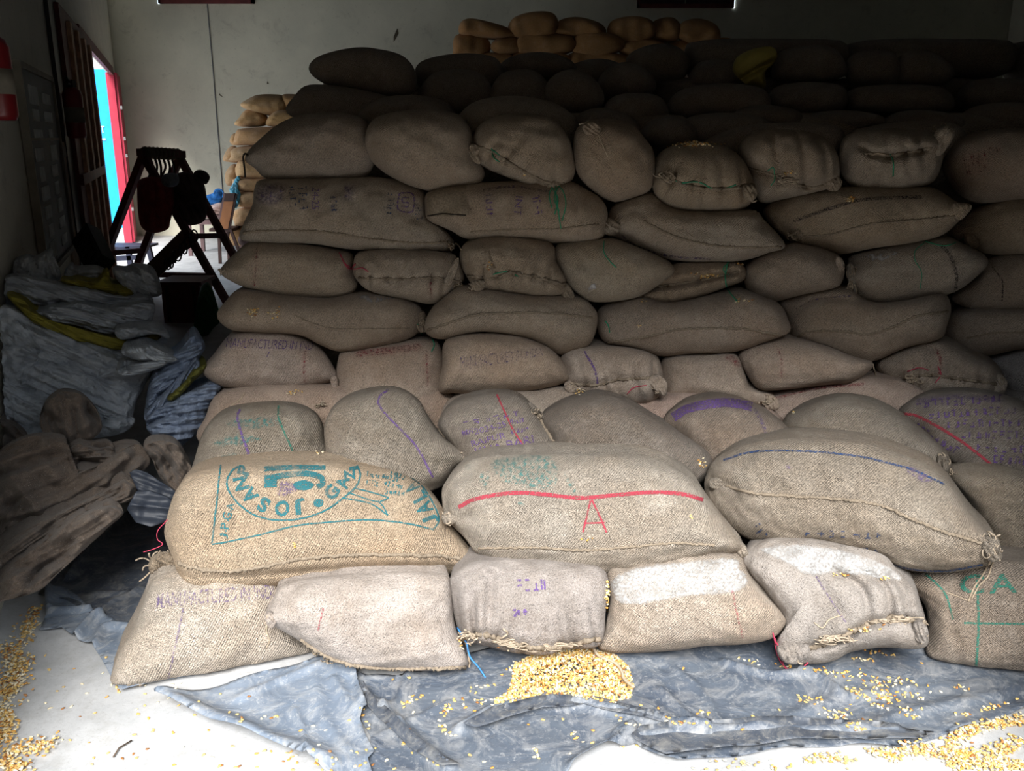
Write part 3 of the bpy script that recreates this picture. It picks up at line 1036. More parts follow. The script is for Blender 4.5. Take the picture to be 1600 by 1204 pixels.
CG = 'third full row of the tall stack'
sack('C1', [(344, 424), (361, 402), (393, 378), (440, 378), (500, 385), (540, 392), (552, 400), (553, 423), (558, 447), (546, 460), (513, 468), (459, 465), (400, 454), (363, 440)],
     3.58, 'pointed jute sack with a thin red line, at the left end of third full row', CG, tint=(.97, .89, .77), df=.15)
sack('C2', [(552, 412), (560, 395), (599, 388), (660, 390), (705, 396), (718, 408), (725, 436), (715, 450), (692, 467), (672, 475), (632, 467), (580, 455), (555, 434)],
     3.58, 'jute sack with upright pleats above a stitched mouth and red thread on its left', CG, tint=(1.02, .95, .84), df=.14,
     feats=[('pleat', [(560, 434), (620, 436), (680, 434), (722, 440)], .012, 22, 34)])
sack('C3', [(719, 410), (722, 385), (750, 371), (800, 368), (845, 374), (866, 385), (870, 408), (884, 435), (881, 459), (835, 462), (783, 456), (746, 451), (730, 434)],
     3.56, 'jute sack with chained stitch mouth and rolled corner tufts on both sides', CG, tint=(.97, .88, .74), df=.15,
     feats=[('pleat', [(728, 430), (770, 434), (800, 426), (840, 434), (884, 445)], .013, 26, 36)])
sack('C4', [(866, 392), (880, 378), (949, 372), (983, 381), (1039, 405), (1054, 423), (1036, 440), (996, 464), (939, 472), (909, 464), (883, 437), (868, 408)],
     3.56, 'pointed jute sack with a green streak down its middle', CG, tint=(.96, .91, .78), df=.15)
sack('C5', [(996, 463), (1030, 436), (1045, 415), (1080, 408), (1145, 408), (1163, 417), (1163, 437), (1132, 450), (1082, 467), (1042, 475), (1009, 470)],
     3.62, 'squashed jute sack with kernels along its mouth and a green tie, under the pointed sack', CG, tint=(.92, .80, .64), df=.13,
     feats=[('crease', [(1020, 448), (1080, 440), (1150, 425)], .022, 6), ('pleat', [(1020, 448), (1080, 440), (1150, 425)], .010, 24, 22)])
sack('C6', [(1163, 424), (1173, 408), (1230, 382), (1262, 383), (1303, 395), (1319, 414), (1316, 440), (1303, 450), (1256, 460), (1206, 472), (1183, 467), (1165, 448)],
     3.58, 'short round-ended plain jute sack right of the green tie', CG, tint=(.92, .85, .76), df=.15)
sack('C7', [(1323, 418), (1330, 399), (1383, 385), (1430, 376), (1474, 370), (1504, 382), (1544, 405), (1528, 430), (1489, 457), (1449, 464), (1383, 474), (1356, 470), (1338, 460), (1323, 438)],
     3.57, 'jute sack with frayed left edge, dark band and loop of green string', CG, tint=(.90, .87, .80), df=.15)
sack('C8', [(1487, 463), (1526, 432), (1545, 404), (1600, 395), (1690, 398), (1710, 440), (1690, 480), (1600, 484), (1549, 487), (1509, 480)],
     3.62, 'jute sack with a dark curved line at the right edge of third full row', CG, tint=(.88, .83, .76), df=.14)

BG = 'fourth full row of the tall stack'
sack('B1', [(374, 367), (394, 320), (397, 296), (413, 279), (500, 278), (590, 277), (640, 287), (664, 302), (668, 336), (702, 366), (710, 384), (699, 393), (630, 395), (552, 390), (516, 385), (486, 381), (420, 380), (392, 378)],
     3.60, 'long jute sack printed with blue block letters and a square stamp', BG, tint=(.94, .90, .82), df=.15, na=128)
sack('B2', [(664, 330), (666, 302), (700, 290), (770, 284), (880, 282), (915, 295), (940, 312), (949, 336), (941, 372), (900, 380), (850, 379), (800, 372), (735, 374), (705, 360), (672, 345)],
     3.60, 'jute sack with a sewn square patch on its left end and dark upside-down letters', BG, tint=(.95, .86, .74), df=.15, na=128)
sack('B3', [(940, 354), (950, 335), (965, 317), (1016, 299), (1042, 317), (1082, 328), (1172, 328), (1193, 343), (1227, 383), (1200, 395), (1165, 406), (1115, 409), (1042, 405), (983, 381), (956, 367)],
     3.60, 'jute sack with a tied left corner and long violet hem line', BG, tint=(.92, .87, .78), df=.15, na=128)
sack('B4', [(1195, 325), (1236, 303), (1300, 293), (1380, 291), (1449, 292), (1470, 299), (1494, 315), (1514, 325), (1502, 341), (1472, 367), (1426, 379), (1369, 387), (1316, 397), (1283, 391), (1243, 381), (1216, 361), (1200, 346)],
     3.60, 'long jute sack with grey tape marks and a twisted right tip', BG, tint=(.90, .82, .68), df=.16, na=128)
sack('B5', [(1478, 364), (1502, 342), (1535, 321), (1600, 306), (1690, 310), (1710, 350), (1690, 394), (1600, 397), (1548, 397), (1515, 386), (1495, 376)],
     3.64, 'jute sack at the right picture edge of fourth full row', BG, tint=(.90, .82, .68), df=.15)

AG = 'top front row of the tall stack'
sack('A1', [(383, 244), (420, 205), (455, 184), (500, 176), (545, 178), (572, 190), (583, 215), (585, 245), (579, 268), (555, 279), (480, 283), (420, 280), (400, 264)],
     3.64, 'dark pointed jute sack at the left end of the top front row', AG, tint=(.80, .74, .68), df=.16)
sack('A2', [(569, 218), (580, 190), (610, 176), (660, 171), (705, 175), (728, 190), (740, 215), (747, 245), (757, 272), (745, 291), (710, 299), (670, 298), (630, 286), (595, 266), (574, 242)],
     3.63, 'broad plain jute sack second from the left in the top front row', AG, tint=(.86, .78, .68), df=.18)
sack('A2b', [(715, 190), (738, 161), (785, 150), (840, 153), (880, 168), (905, 195), (900, 240), (800, 250), (730, 240)],
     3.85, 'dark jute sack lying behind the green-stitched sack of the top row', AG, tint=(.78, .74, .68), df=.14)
sack('A3', [(736, 232), (748, 197), (775, 182), (815, 177), (855, 182), (882, 205), (895, 235), (899, 266), (889, 289), (865, 297), (830, 291), (790, 276), (752, 258)],
     3.62, 'upright jute sack with a diagonal green-stitched mouth', AG, tint=(.92, .83, .70), df=.18,
     feats=[('pleat', [(742, 225), (775, 240), (810, 262), (850, 282), (880, 285)], .012, 28, 34)])
sack('A4', [(896, 226), (902, 200), (925, 187), (960, 186), (988, 195), (1007, 215), (1021, 237), (1024, 270), (1016, 296), (990, 309), (960, 315), (930, 301), (905, 276), (897, 250)],
     3.62, 'round jute sack with a dangling thread tuft at its top left', AG, tint=(.90, .78, .64), df=.18)
sack('A5', [(1018, 282), (1025, 246), (1050, 228), (1090, 221), (1130, 227), (1157, 245), (1172, 270), (1180, 295), (1171, 319), (1150, 329), (1110, 331), (1060, 328), (1028, 311)],
     3.60, 'jute sack with a heap of kernels on its crown and green stitching', AG, tint=(.92, .83, .68), df=.18,
     feats=[('pleat', [(1030, 270), (1070, 288), (1120, 295), (1175, 290)], .013, 26, 32)])
sack('A6b', [(1100, 222), (1160, 197), (1230, 191), (1290, 193), (1318, 205), (1310, 240), (1200, 255), (1120, 250)],
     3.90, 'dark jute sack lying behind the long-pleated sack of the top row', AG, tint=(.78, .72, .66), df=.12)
sack('A6', [(1154, 235), (1165, 214), (1195, 204), (1240, 203), (1282, 211), (1304, 232), (1312, 260), (1306, 289), (1270, 301), (1225, 311), (1190, 316), (1175, 290), (1164, 262)],
     3.62, 'jute sack with long upright pleats and a frayed mouth below', AG, tint=(.90, .82, .70), df=.18,
     feats=[('crease', [(1208, 210), (1216, 250), (1222, 285)], .016, 6), ('crease', [(1245, 208), (1256, 245), (1258, 290)], .016, 6), ('crease', [(1276, 212), (1290, 250), (1290, 288)], .014, 6), ('crease', [(1170, 262), (1205, 270), (1260, 290), (1300, 285)], .016, 6)])
sack('A7b', [(1330, 212), (1370, 195), (1430, 189), (1490, 193), (1510, 215), (1490, 250), (1400, 255)],
     3.90, 'dark jute sack lying behind the folded-mouth sack of the top row', AG, tint=(.76, .72, .68), df=.12)
sack('A7', [(1311, 242), (1318, 215), (1345, 204), (1400, 200), (1448, 204), (1476, 215), (1474, 245), (1467, 270), (1450, 289), (1400, 297), (1350, 298), (1325, 286), (1312, 265)],
     3.62, 'jute sack with folded-over mouth flap and pinched green tie', AG, tint=(.88, .82, .72), df=.18,
     feats=[('crease', [(1350, 232), (1385, 245), (1440, 235)], .016, 6), ('pleat', [(1360, 242), (1400, 240), (1455, 232)], .014, 28, 30), ('crease', [(1388, 245), (1380, 270), (1368, 290)], .012, 6)])
sack('A8', [(1474, 268), (1480, 240), (1500, 216), (1540, 204), (1600, 200), (1660, 206), (1700, 240), (1690, 295), (1600, 312), (1530, 317), (1494, 300)],
     3.66, 'jute sack with red print at the right edge of the top front row', AG, tint=(.86, .76, .66), df=.17)

# --- set-back upper layers, in the dark of the hall
JG = 'sacks of the set-back upper layers'
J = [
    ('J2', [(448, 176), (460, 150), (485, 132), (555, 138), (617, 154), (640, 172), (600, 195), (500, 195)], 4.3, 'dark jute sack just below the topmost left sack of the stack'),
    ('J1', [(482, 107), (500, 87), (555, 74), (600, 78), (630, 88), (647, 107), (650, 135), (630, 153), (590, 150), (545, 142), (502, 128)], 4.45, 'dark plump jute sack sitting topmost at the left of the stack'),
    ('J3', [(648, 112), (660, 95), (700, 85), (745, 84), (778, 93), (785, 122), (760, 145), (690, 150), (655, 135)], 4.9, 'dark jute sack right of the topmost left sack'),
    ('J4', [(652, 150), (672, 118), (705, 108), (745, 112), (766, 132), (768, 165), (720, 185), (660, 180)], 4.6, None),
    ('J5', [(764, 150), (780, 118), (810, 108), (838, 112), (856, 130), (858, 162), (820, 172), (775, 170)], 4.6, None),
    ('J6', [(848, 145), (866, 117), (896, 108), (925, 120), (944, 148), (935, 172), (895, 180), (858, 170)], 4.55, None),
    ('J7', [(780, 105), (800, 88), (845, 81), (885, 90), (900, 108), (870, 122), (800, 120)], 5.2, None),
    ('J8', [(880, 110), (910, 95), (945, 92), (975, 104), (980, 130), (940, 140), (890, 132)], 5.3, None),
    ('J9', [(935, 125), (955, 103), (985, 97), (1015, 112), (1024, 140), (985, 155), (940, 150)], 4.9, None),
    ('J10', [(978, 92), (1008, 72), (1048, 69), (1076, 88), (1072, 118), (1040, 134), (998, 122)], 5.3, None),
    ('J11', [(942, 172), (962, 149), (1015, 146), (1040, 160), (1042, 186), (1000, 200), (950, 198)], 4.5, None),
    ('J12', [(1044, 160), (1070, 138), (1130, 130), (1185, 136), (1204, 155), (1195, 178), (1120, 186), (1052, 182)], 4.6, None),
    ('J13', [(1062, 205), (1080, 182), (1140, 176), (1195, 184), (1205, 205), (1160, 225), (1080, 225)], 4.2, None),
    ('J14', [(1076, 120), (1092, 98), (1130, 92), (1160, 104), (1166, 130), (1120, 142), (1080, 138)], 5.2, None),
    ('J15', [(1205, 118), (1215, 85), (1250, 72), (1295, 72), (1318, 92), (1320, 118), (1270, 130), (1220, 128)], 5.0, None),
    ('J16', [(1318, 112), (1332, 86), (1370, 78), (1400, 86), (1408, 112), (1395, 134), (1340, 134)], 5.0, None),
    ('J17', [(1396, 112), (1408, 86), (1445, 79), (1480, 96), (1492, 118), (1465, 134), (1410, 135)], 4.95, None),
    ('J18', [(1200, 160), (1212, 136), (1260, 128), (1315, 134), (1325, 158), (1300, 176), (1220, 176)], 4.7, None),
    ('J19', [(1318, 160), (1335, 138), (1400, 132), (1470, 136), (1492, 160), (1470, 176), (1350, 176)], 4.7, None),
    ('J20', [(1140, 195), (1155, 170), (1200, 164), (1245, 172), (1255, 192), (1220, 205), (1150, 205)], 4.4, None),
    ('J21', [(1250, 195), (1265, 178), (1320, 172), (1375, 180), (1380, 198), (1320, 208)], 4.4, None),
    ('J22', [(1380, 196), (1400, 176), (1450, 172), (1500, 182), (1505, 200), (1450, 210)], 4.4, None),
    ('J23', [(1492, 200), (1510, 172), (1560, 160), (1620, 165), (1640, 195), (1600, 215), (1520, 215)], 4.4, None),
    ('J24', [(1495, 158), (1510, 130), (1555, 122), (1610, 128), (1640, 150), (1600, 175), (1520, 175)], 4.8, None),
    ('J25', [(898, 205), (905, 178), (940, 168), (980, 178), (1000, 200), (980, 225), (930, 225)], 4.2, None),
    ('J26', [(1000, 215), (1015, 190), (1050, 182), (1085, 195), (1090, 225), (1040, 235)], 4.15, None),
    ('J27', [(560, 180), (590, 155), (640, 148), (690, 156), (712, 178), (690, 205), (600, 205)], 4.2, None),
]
ORD = ['first', 'second', 'third', 'fourth', 'fifth', 'sixth', 'seventh', 'eighth', 'ninth', 'tenth', 'eleventh', 'twelfth']


def ordered(lst, cuts, names, phrase):
    """labels for look-alikes: their place in their own layer, counted from the left"""
    out = {}
    cen = [np.mean(np.asarray(e, float), 0) for e in lst]
    for li, nm in enumerate(names):
        ids = sorted([i for i in range(len(lst)) if cuts[li] <= cen[i][1] < cuts[li + 1]], key=lambda i: cen[i][0])
        for r, i in enumerate(ids):
            out[i] = phrase % (ORD[r], nm)
    return out


jl = ordered([e[1] for e in J], (0, 112, 137, 164, 186, 400), ('topmost', 'second', 'third', 'fourth', 'lowest'), 'dark jute sack, %s from the left in the %s of the unlit upper layers')
for ji, (k, ol, yy, lb) in enumerate(J):
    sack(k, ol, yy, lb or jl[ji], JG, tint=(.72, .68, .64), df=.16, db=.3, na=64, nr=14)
M['bag_yellow'] = plain('yellow_woven_bag', (0.50, 0.42, 0.12), 0.6, 0.3, var=.12, nscale=30); MATKEY['yellow_woven_bag'] = 'bag_yellow'
sack('K1', [(1145, 104), (1153, 88), (1178, 76), (1206, 73), (1215, 86), (1208, 100), (1196, 112), (1196, 136), (1180, 134), (1165, 131), (1149, 117)], 4.85,
     'folded yellow bag lying among the dark upper sacks', name='woven_bag', cat='bag', mat='bag_yellow', df=.10, db=.15, na=64, nr=16,
     feats=[('folds', -20, 18, .006), ('crease', [(1160, 122), (1180, 110), (1208, 96)], .03, 4)])

# --- the tall stack against the back wall
KG = 'sacks of the tall stack at the back wall'
BK = [
    ([(721, 50), (724, 36), (738, 31), (765, 36), (790, 44), (800, 54), (770, 58), (735, 55)], 'golden jute sack topmost at the left end of the far back stack'),
    ([(711, 76), (714, 58), (735, 53), (755, 58), (764, 72), (755, 84), (715, 86)], 'golden jute sack under the topmost one at the far stack left end'),
    ([(769, 74), (778, 62), (800, 59), (814, 68), (812, 80), (785, 84)], 'small dark jute sack wedged low in the far back stack'),
    ([(797, 50), (805, 30), (835, 21), (862, 24), (868, 44), (850, 56), (810, 56)], 'golden jute sack on the crest of the far back stack'),
    ([(811, 70), (822, 55), (860, 52), (890, 58), (896, 74), (870, 83), (820, 82)], 'golden jute sack with knotted end below the crest'),
    ([(866, 44), (880, 32), (905, 29), (935, 38), (940, 52), (900, 57), (872, 54)], None),
    ([(896, 72), (905, 56), (935, 52), (965, 58), (972, 74), (940, 84), (905, 82)], None),
    ([(952, 52), (960, 34), (990, 28), (1015, 34), (1022, 52), (1000, 66), (962, 62)], None),
    ([(1012, 50), (1025, 34), (1050, 30), (1062, 44), (1055, 60), (1025, 64)], None),
    ([(1060, 55), (1070, 36), (1095, 32), (1118, 42), (1120, 62), (1090, 68)], None),
    ([(970, 78), (985, 65), (1015, 63), (1040, 72), (1035, 88), (990, 90)], None),
    ([(1040, 78), (1055, 66), (1085, 66), (1105, 76), (1100, 90), (1060, 92)], None),
    ([(1105, 80), (1115, 64), (1140, 62), (1155, 75), (1150, 90), (1120, 92)], None),
    ([(715, 100), (725, 86), (770, 84), (800, 90), (800, 108), (740, 112)], None),
    ([(800, 100), (812, 84), (860, 82), (890, 92), (885, 110), (820, 112)], None),
    ([(885, 100), (900, 84), (945, 83), (980, 92), (975, 112), (910, 112)], None),
]
bl_ = ordered([e[0] for e in BK], (0, 58, 84, 400), ('top', 'middle', 'bottom'), 'brown jute sack, %s from left in the %s layer of the far back stack')
for i, (ol, lb) in enumerate(BK):
    ol = np.asarray(ol, float); ol = ol.mean(0) + (ol - ol.mean(0)) * np.array([1.12, 1.16])
    sack('BK%d' % i, ol, 13.2 + .03 * (i % 3), lb or bl_[i], KG, mat='jute_yellow', tint=(.85, .72, .62), df=.14, db=.5, na=48, nr=12, p=2.4, waves=((.03, .5, 4), (.012, .2, 5)))
YG = 'daylit sacks of the far left stack'
YS = [
    ([(375, 163), (390, 153), (403, 148), (426, 147), (443, 150), (451, 166), (440, 178), (415, 180), (386, 171)], 'golden sack topmost of the daylit far left stack', (1, 1, 1), 12.4),
    ([(440, 149), (464, 147), (500, 148), (510, 170), (460, 180), (446, 170)], 'golden sack right of the topmost daylit far one', (.9, .82, .75), 12.5),
    ([(366, 194), (374, 183), (382, 173), (397, 169), (412, 175), (420, 188), (412, 197), (382, 198)], 'golden sack in the second layer of the daylit far stack', (1, .98, .95), 12.4),
    ([(416, 189), (424, 178), (436, 172), (455, 173), (470, 184), (460, 197), (420, 197)], 'golden sack with dark thread in the second layer of the daylit far stack', (1, .95, .85), 12.3),
    ([(365, 222), (368, 210), (380, 200), (400, 197), (440, 199), (445, 220), (409, 226), (372, 227)], 'sack with red print in the third layer of the daylit far stack', (1.05, .98, 1.0), 12.3),
    ([(359, 222), (361, 212), (368, 208), (374, 218), (368, 227)], 'sack corner sticking out behind the red-printed far sack', (.9, .85, .8), 12.6),
    ([(361, 244), (374, 229), (403, 223), (430, 226), (430, 250), (372, 252)], 'greyish sack in the fourth layer of the daylit far stack', (.95, .98, 1.1), 12.3),
    ([(348, 249), (356, 232), (367, 228), (378, 240), (374, 253), (358, 253)], 'sack end with hanging thread at the outer edge of the far stack', (.92, .88, .9), 12.6),
    ([(368, 270), (372, 253), (390, 249), (425, 256), (430, 276), (386, 279)], 'pale sack in the fifth layer of the daylit far stack', (1.1, 1.1, 1.15), 12.3),
    ([(351, 277), (356, 263), (367, 256), (376, 266), (372, 284), (356, 290)], 'grey sack end in the fifth layer at the outer edge', (.85, .85, .92), 12.6),
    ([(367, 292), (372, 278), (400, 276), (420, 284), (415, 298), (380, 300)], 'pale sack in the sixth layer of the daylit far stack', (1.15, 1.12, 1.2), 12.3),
    ([(370, 318), (374, 300), (400, 296), (420, 304), (415, 322), (384, 324)], 'white-lit sack in the seventh layer of the daylit far stack', (1.25, 1.25, 1.35), 12.3),  # whitish tint puts doorway light into the sack colour
    ([(366, 348), (374, 326), (395, 320), (420, 326), (415, 350), (380, 354)], 'white-lit sack in the eighth layer of the daylit far stack', (1.25, 1.22, 1.3), 12.3),  # daylight painted in by the raised bluish tint
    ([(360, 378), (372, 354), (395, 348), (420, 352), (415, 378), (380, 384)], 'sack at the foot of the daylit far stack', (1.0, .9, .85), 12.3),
]
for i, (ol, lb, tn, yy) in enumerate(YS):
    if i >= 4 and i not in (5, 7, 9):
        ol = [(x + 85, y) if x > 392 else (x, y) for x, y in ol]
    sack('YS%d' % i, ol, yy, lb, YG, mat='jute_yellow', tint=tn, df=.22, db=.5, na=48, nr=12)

# --- hidden body of the stack: only what a step to the side could show
hid = SACKS['A2'][0]
me_in, = [None]
Vh, Fh, uvh, Ch, nh = body([(-90, -21), (-80, -40), (0, -44), (80, -40), (90, -21), (92, 0), (88, 22), (75, 40), (0, 43), (-75, 40), (-88, 22), (-92, 0)] + np.array([800, 330]), 4.0, df=.25, db=.25, na=32, nr=8, seed=3, pn=(0, -1, 0), p=3.0)
Vh = (Vh - Vh.mean(0)); Vh = Vh / np.abs(Vh).max(0) * np.array([.46, .31, .113])
me_in = mesh_from('jute_sack', Vh + np.array([0, 0, .113]), Fh, uvh); me_in.materials.append(M['jute_wall'])
me_in.polygons.foreach_set('use_smooth', [True] * len(me_in.polygons))
rs = np.random.RandomState(5)
for iy, yy in enumerate((4.45, 5.1)):
    for lay in range(8):
        for ix in range(7):
            xx = -0.66 + ix * 0.93 + (lay % 2) * 0.12 - iy * .12
            o = bpy.data.objects.new('jute_sack', me_in); COL.objects.link(o)
            o.location = (xx + rs.uniform(-.02, .02), yy, 0.004 + lay * 0.212)
            o.rotation_euler = (0, 0, rs.uniform(-.03, .03))
            o.color = (.8, .74, .66, 1)
            tag(o, 'jute sack in the inner courses behind the front face of the stack', 'sack', 'inner sacks of the tall stack')

for iy, yy in enumerate((5.3,)):
    for lay in (8, 9):
        for ix in (range(7) if lay == 8 else (2, 3, 4)):
            o = bpy.data.objects.new('jute_sack', me_in); COL.objects.link(o)
            o.location = (-0.62 + ix * .93 + (lay % 2) * .2, yy + (lay % 2) * .1, .004 + lay * .212)
            o.color = (.7, .66, .62, 1)
            tag(o, 'jute sack in the inner courses behind the front face of the stack', 'sack', 'inner sacks of the tall stack')
for lay in range(11):
    for ix in range(6):
        o = bpy.data.objects.new('jute_sack', me_in); COL.objects.link(o)
        o.location = (-0.55 + ix * .93 + (lay % 2) * .1, 13.5, .004 + lay * .228)
        o.color = (.9, .8, .66, 1)
        tag(o, 'jute sack in the hidden lower courses of the far back stack', 'sack', 'hidden sacks of the far back stack')
# ------------------------------------------------------------------ prints, stripes and seams on the sacks
def z340(*pts): return [(340 + x / 4.444, 700 + y / 4.444) for x, y in pts]


def scribble(key, a, b, h, n, mat, seed=1, name='faded_print', th=1.6):
    """worn, no longer legible stencil marks along a line"""
    rs = np.random.RandomState(seed + hash_(key) % 997)
    a = np.array(a, float); b = np.array(b, float)
    d = (b - a); L = np.linalg.norm(d); d /= L; up = np.array([d[1], -d[0]])
    VV = []; FF = []
    for i in range(n):
        c = a + d * L * (i + .5) / n
        w = L / n * 0.62
        for _ in range(rs.randint(2, 4)):
            if rs.rand() < .5:
                x = rs.uniform(-.5, .5) * w; p = c + d * x - up * h * .5; q = c + d * x + up * h * rs.uniform(.1, .5)
            else:
                y = rs.choice([-.5, 0, .5]) * h; p = c - d * w * .5 + up * y; q = c + d * w * rs.uniform(0, .5) + up * y
            V, Fc = ribbon2d([p, q], th)
            base = sum(len(v) for v in VV)
            VV.append(V); FF += [tuple(k + base for k in f) for f in Fc]
    return decal2d(key, np.vstack(VV), FF, mat, name)


def multi_lines(key, paths, mat, name):
    VV = []; FF = []
    for pts, w in paths:
        V, Fc = ribbon2d(pts, w)
        b = sum(len(v) for v in VV)
        VV.append(V); FF += [tuple(k + b for k in f) for f in Fc]
    return decal2d(key, np.vstack(VV), FF, mat, name)


# G1: round mill emblem and frame
multi_lines('G1', [
    ([(345, 727), (341, 760), (335, 815), (331, 850)], 2.6),
    ([(331, 850), (360, 845), (407, 835), (464, 821), (520, 815), (576, 812), (632, 817), (677, 827)], 2.4),
    ([(677, 827), (685, 812), (678, 790), (660, 761), (640, 745)], 2.4),
], 'ink_teal', 'printed_frame')
multi_lines('G1', [(z340((160, 122), (100, 160), (65, 230), (80, 300), (140, 380), (230, 450), (330, 488), (450, 500), (600, 484), (750, 430), (880, 340), (960, 268), (990, 190), (968, 122)), 2.8)], 'ink_teal', 'emblem_ring')
cx, cy = 462, 744
items = []
for ch, x, y, w, h in (('P', 381, 735, 13, 17), ('N', 377, 755, 18, 21), ('A', 390, 774, 18, 22), ('S', 412, 788, 15, 22), ('O', 441, 794, 20, 23), ('J', 469, 791, 14, 23)):
    ox, oy = (x - cx), (y - cy) * 1.9
    items.append((ch, rq(x, y, w, h, math.degrees(math.atan2(ox, -oy)))))
for ch, x, y, w, h in (('G', 518, 769, 19, 20), ('A', 535, 754, 17, 18), ('Z', 546, 742, 14, 15), ('I', 552, 732, 5, 12)):
    ox, oy = (x - cx), (y - cy) * 1.6
    items.append((ch, rq(x, y, w, h, math.degrees(math.atan2(-ox, oy)))))
text('G1', [(c_, tuple(np.mean(q_, 0) + (np.asarray(v_) - np.mean(q_, 0)) * 1.12 for v_ in q_)) for c_, q_ in items], 'ink_teal', bold=0.04)
t = np.linspace(0, 2 * math.pi, 15)[:-1]
patch('G1', [(497.5 + 8 * math.cos(a), 785.5 + 6.5 * math.sin(a)) for a in t], 'ink_teal', 'emblem_dot', soft=0)
patch('G1', z340((320, 128), (540, 118), (750, 122), (748, 152), (540, 150), (325, 165)), 'ink_teal', 'monogram_bar', sm=False, soft=0)
patch('G1', z340((325, 192), (412, 182), (410, 270), (325, 274)), 'ink_teal', 'monogram_stem', sm=False, soft=0)
line('G1', z340((400, 200), (520, 182), (640, 180), (715, 205), (728, 245), (690, 272)), 9, 'ink_teal', 'monogram_hook')
patch('G1', [z340((595 + 72 * math.cos(a), 258 + 34 * math.sin(a)))[0] for a in t], 'ink_teal', 'monogram_dot', soft=0)
patch('G1', z340((400, 300), (430, 230), (520, 225), (560, 300), (480, 340), (420, 335)), 'ink_violet_faint', 'stain')
multi_lines('G1', [(z340((958, 280), (1060, 305), (1185, 342)), 2.0), (z340((905, 308), (1010, 345), (1115, 372), (1190, 345)), 2.0), (z340((880, 348), (990, 368), (1080, 395), (1182, 466)), 2.2), (z340((1115, 372), (1150, 405), (1182, 466)), 2.0)], 'ink_teal', 'emblem_ribbon')
for k, (a, b) in enumerate((((1030, 180), (1130, 195)), ((1030, 235), (1120, 250)), ((1140, 190), (1260, 225)), ((1150, 240), (1290, 270)), ((1160, 300), (1300, 315)), ((1200, 170), (1300, 205)))):
    scribble('G1', z340(a)[0], z340(b)[0], 7, 5, 'ink_teal', 11 + k)
text('G1', [('J', rq(672, 812, 12, 24, -112)), ('A', rq(662, 794, 18, 25, -116)), ('L', rq(654, 776, 14, 24, -120)), ('A', rq(643, 762, 15, 22, -128))], 'ink_teal', bold=.03)
text('G1', [('J', rq(350, 837, 8, 13, -80)), ('.', rq(353, 829, 3, 3, -80)), ('P', rq(351.5, 821, 10, 13, -80)), ('.', rq(356, 813, 3, 3, -80)), ('G', rq(355, 806, 11, 14, -80)), ('.', rq(360, 798, 3, 3, -80)), ('A', rq(359, 791, 10, 12, -80))], 'ink_teal')
multi_lines('G1', [([(560, 907), (610, 903), (656, 900)], 2.2), ([(656, 900), (657, 907)], 2.0)], 'ink_teal', 'printed_frame')
seam('G1', [(280, 879), (303, 887), (356, 892), (419, 883), (481, 871), (559, 866), (640, 867), (700, 869), (742, 879)], .006)

# G2: red stripe and letter A
line('G2', [(717, 792), (744, 779), (800, 770), (850, 772), (906, 778), (962, 773), (1019, 769), (1066, 772), (1098, 781)], 6, 'ink_red', label='red stripe')
multi_lines('G2', [([(923, 781), (917, 806), (911, 831)], 3), ([(925, 781), (937, 806), (948, 831)], 3), ([(912, 817), (945, 816)], 2.5)], 'ink_red', 'painted_letter')
for pl in ([(878, 738), (886, 740), (906, 770), (897, 774), (885, 758)], [(806, 783), (822, 785), (815, 797)], [(722, 728), (738, 724), (734, 736)], [(770, 716), (800, 712), (790, 722)], [(938, 778), (946, 782), (943, 792)], [(745, 745), (765, 735), (760, 765)]):
    patch('G2', pl, 'ink_teal_faint')
patch('G2', [(770, 718), (860, 712), (870, 760), (820, 764), (780, 750)], 'ink_teal_faint')
seam('G2', [(747, 856), (837, 855), (916, 859), (994, 853), (1056, 848), (1115, 851)], .004)
# G3
line('G3', [(1131, 719), (1178, 706), (1256, 705), (1334, 712), (1381, 722), (1428, 735), (1475, 757)], 3, 'ink_blue')
patch('G3', [(1412, 727), (1440, 733), (1462, 752), (1440, 755), (1418, 742)], 'ink_violet_faint')
patch('G3', [(1226, 725), (1240, 728), (1238, 736), (1228, 735)], 'ink_violet_faint')
scribble('G3', (1180, 818), (1196, 842), 12, 3, 'ink_blue', 2, th=2.4)
scribble('G3', (1186, 842), (1380, 862), 8, 11, 'ink_blue', 3, th=2.6)
scribble('G3', (1255, 832), (1385, 836), 9, 7, 'ink_blue', 4, th=2.2)
line('G3', [(1180, 846), (1241, 852), (1303, 856), (1366, 868), (1412, 886), (1475, 891), (1535, 881)], 3, 'ink_blue', 'hem_line')
seam('G3', [(1134, 759), (1178, 770), (1241, 775), (1319, 780), (1381, 791), (1428, 812), (1475, 830), (1533, 848)], .0045)
# F row
line('F1', [(375, 640), (371, 652), (377, 677), (387, 705), (391, 730)], 3.8, 'ink_violet')
line('F1', [(435, 634), (435, 652), (445, 677), (455, 700), (461, 725)], 3.0, 'ink_green')
for pl in ([(345, 660), (400, 650), (440, 655), (430, 668), (380, 672)], [(330, 690), (370, 678), (410, 682), (400, 692), (350, 700)], [(325, 715), (370, 705), (368, 715), (330, 728)]):
    patch('F1', pl, 'ink_teal_faint')
line('F2', [(607, 609), (593, 620), (592, 632), (607, 652), (632, 677), (652, 700), (676, 745)], 3.2, 'ink_violet')
line('F3', [(776, 616), (790, 647), (802, 672), (815, 692), (824, 712)], 2.6, 'ink_red')
for s_, q_ in (('2024-25', rq(766, 668, 50, 9, -14)), ('RAIPUR', rq(763, 686, 54, 9, -15)), ('KHA BARI', rq(788, 696, 92, 13, -13))):
    text('F3', [(s_, q_)], 'ink_violet', bold=.0)
for k, (a, b) in enumerate((((722, 664), (815, 645)), ((722, 676), (740, 672)), ((795, 660), (818, 655)), ((798, 676), (826, 668)), ((745, 712), (835, 698)))):
    scribble('F3', a, b, 7, 6, 'ink_violet', 20 + k)
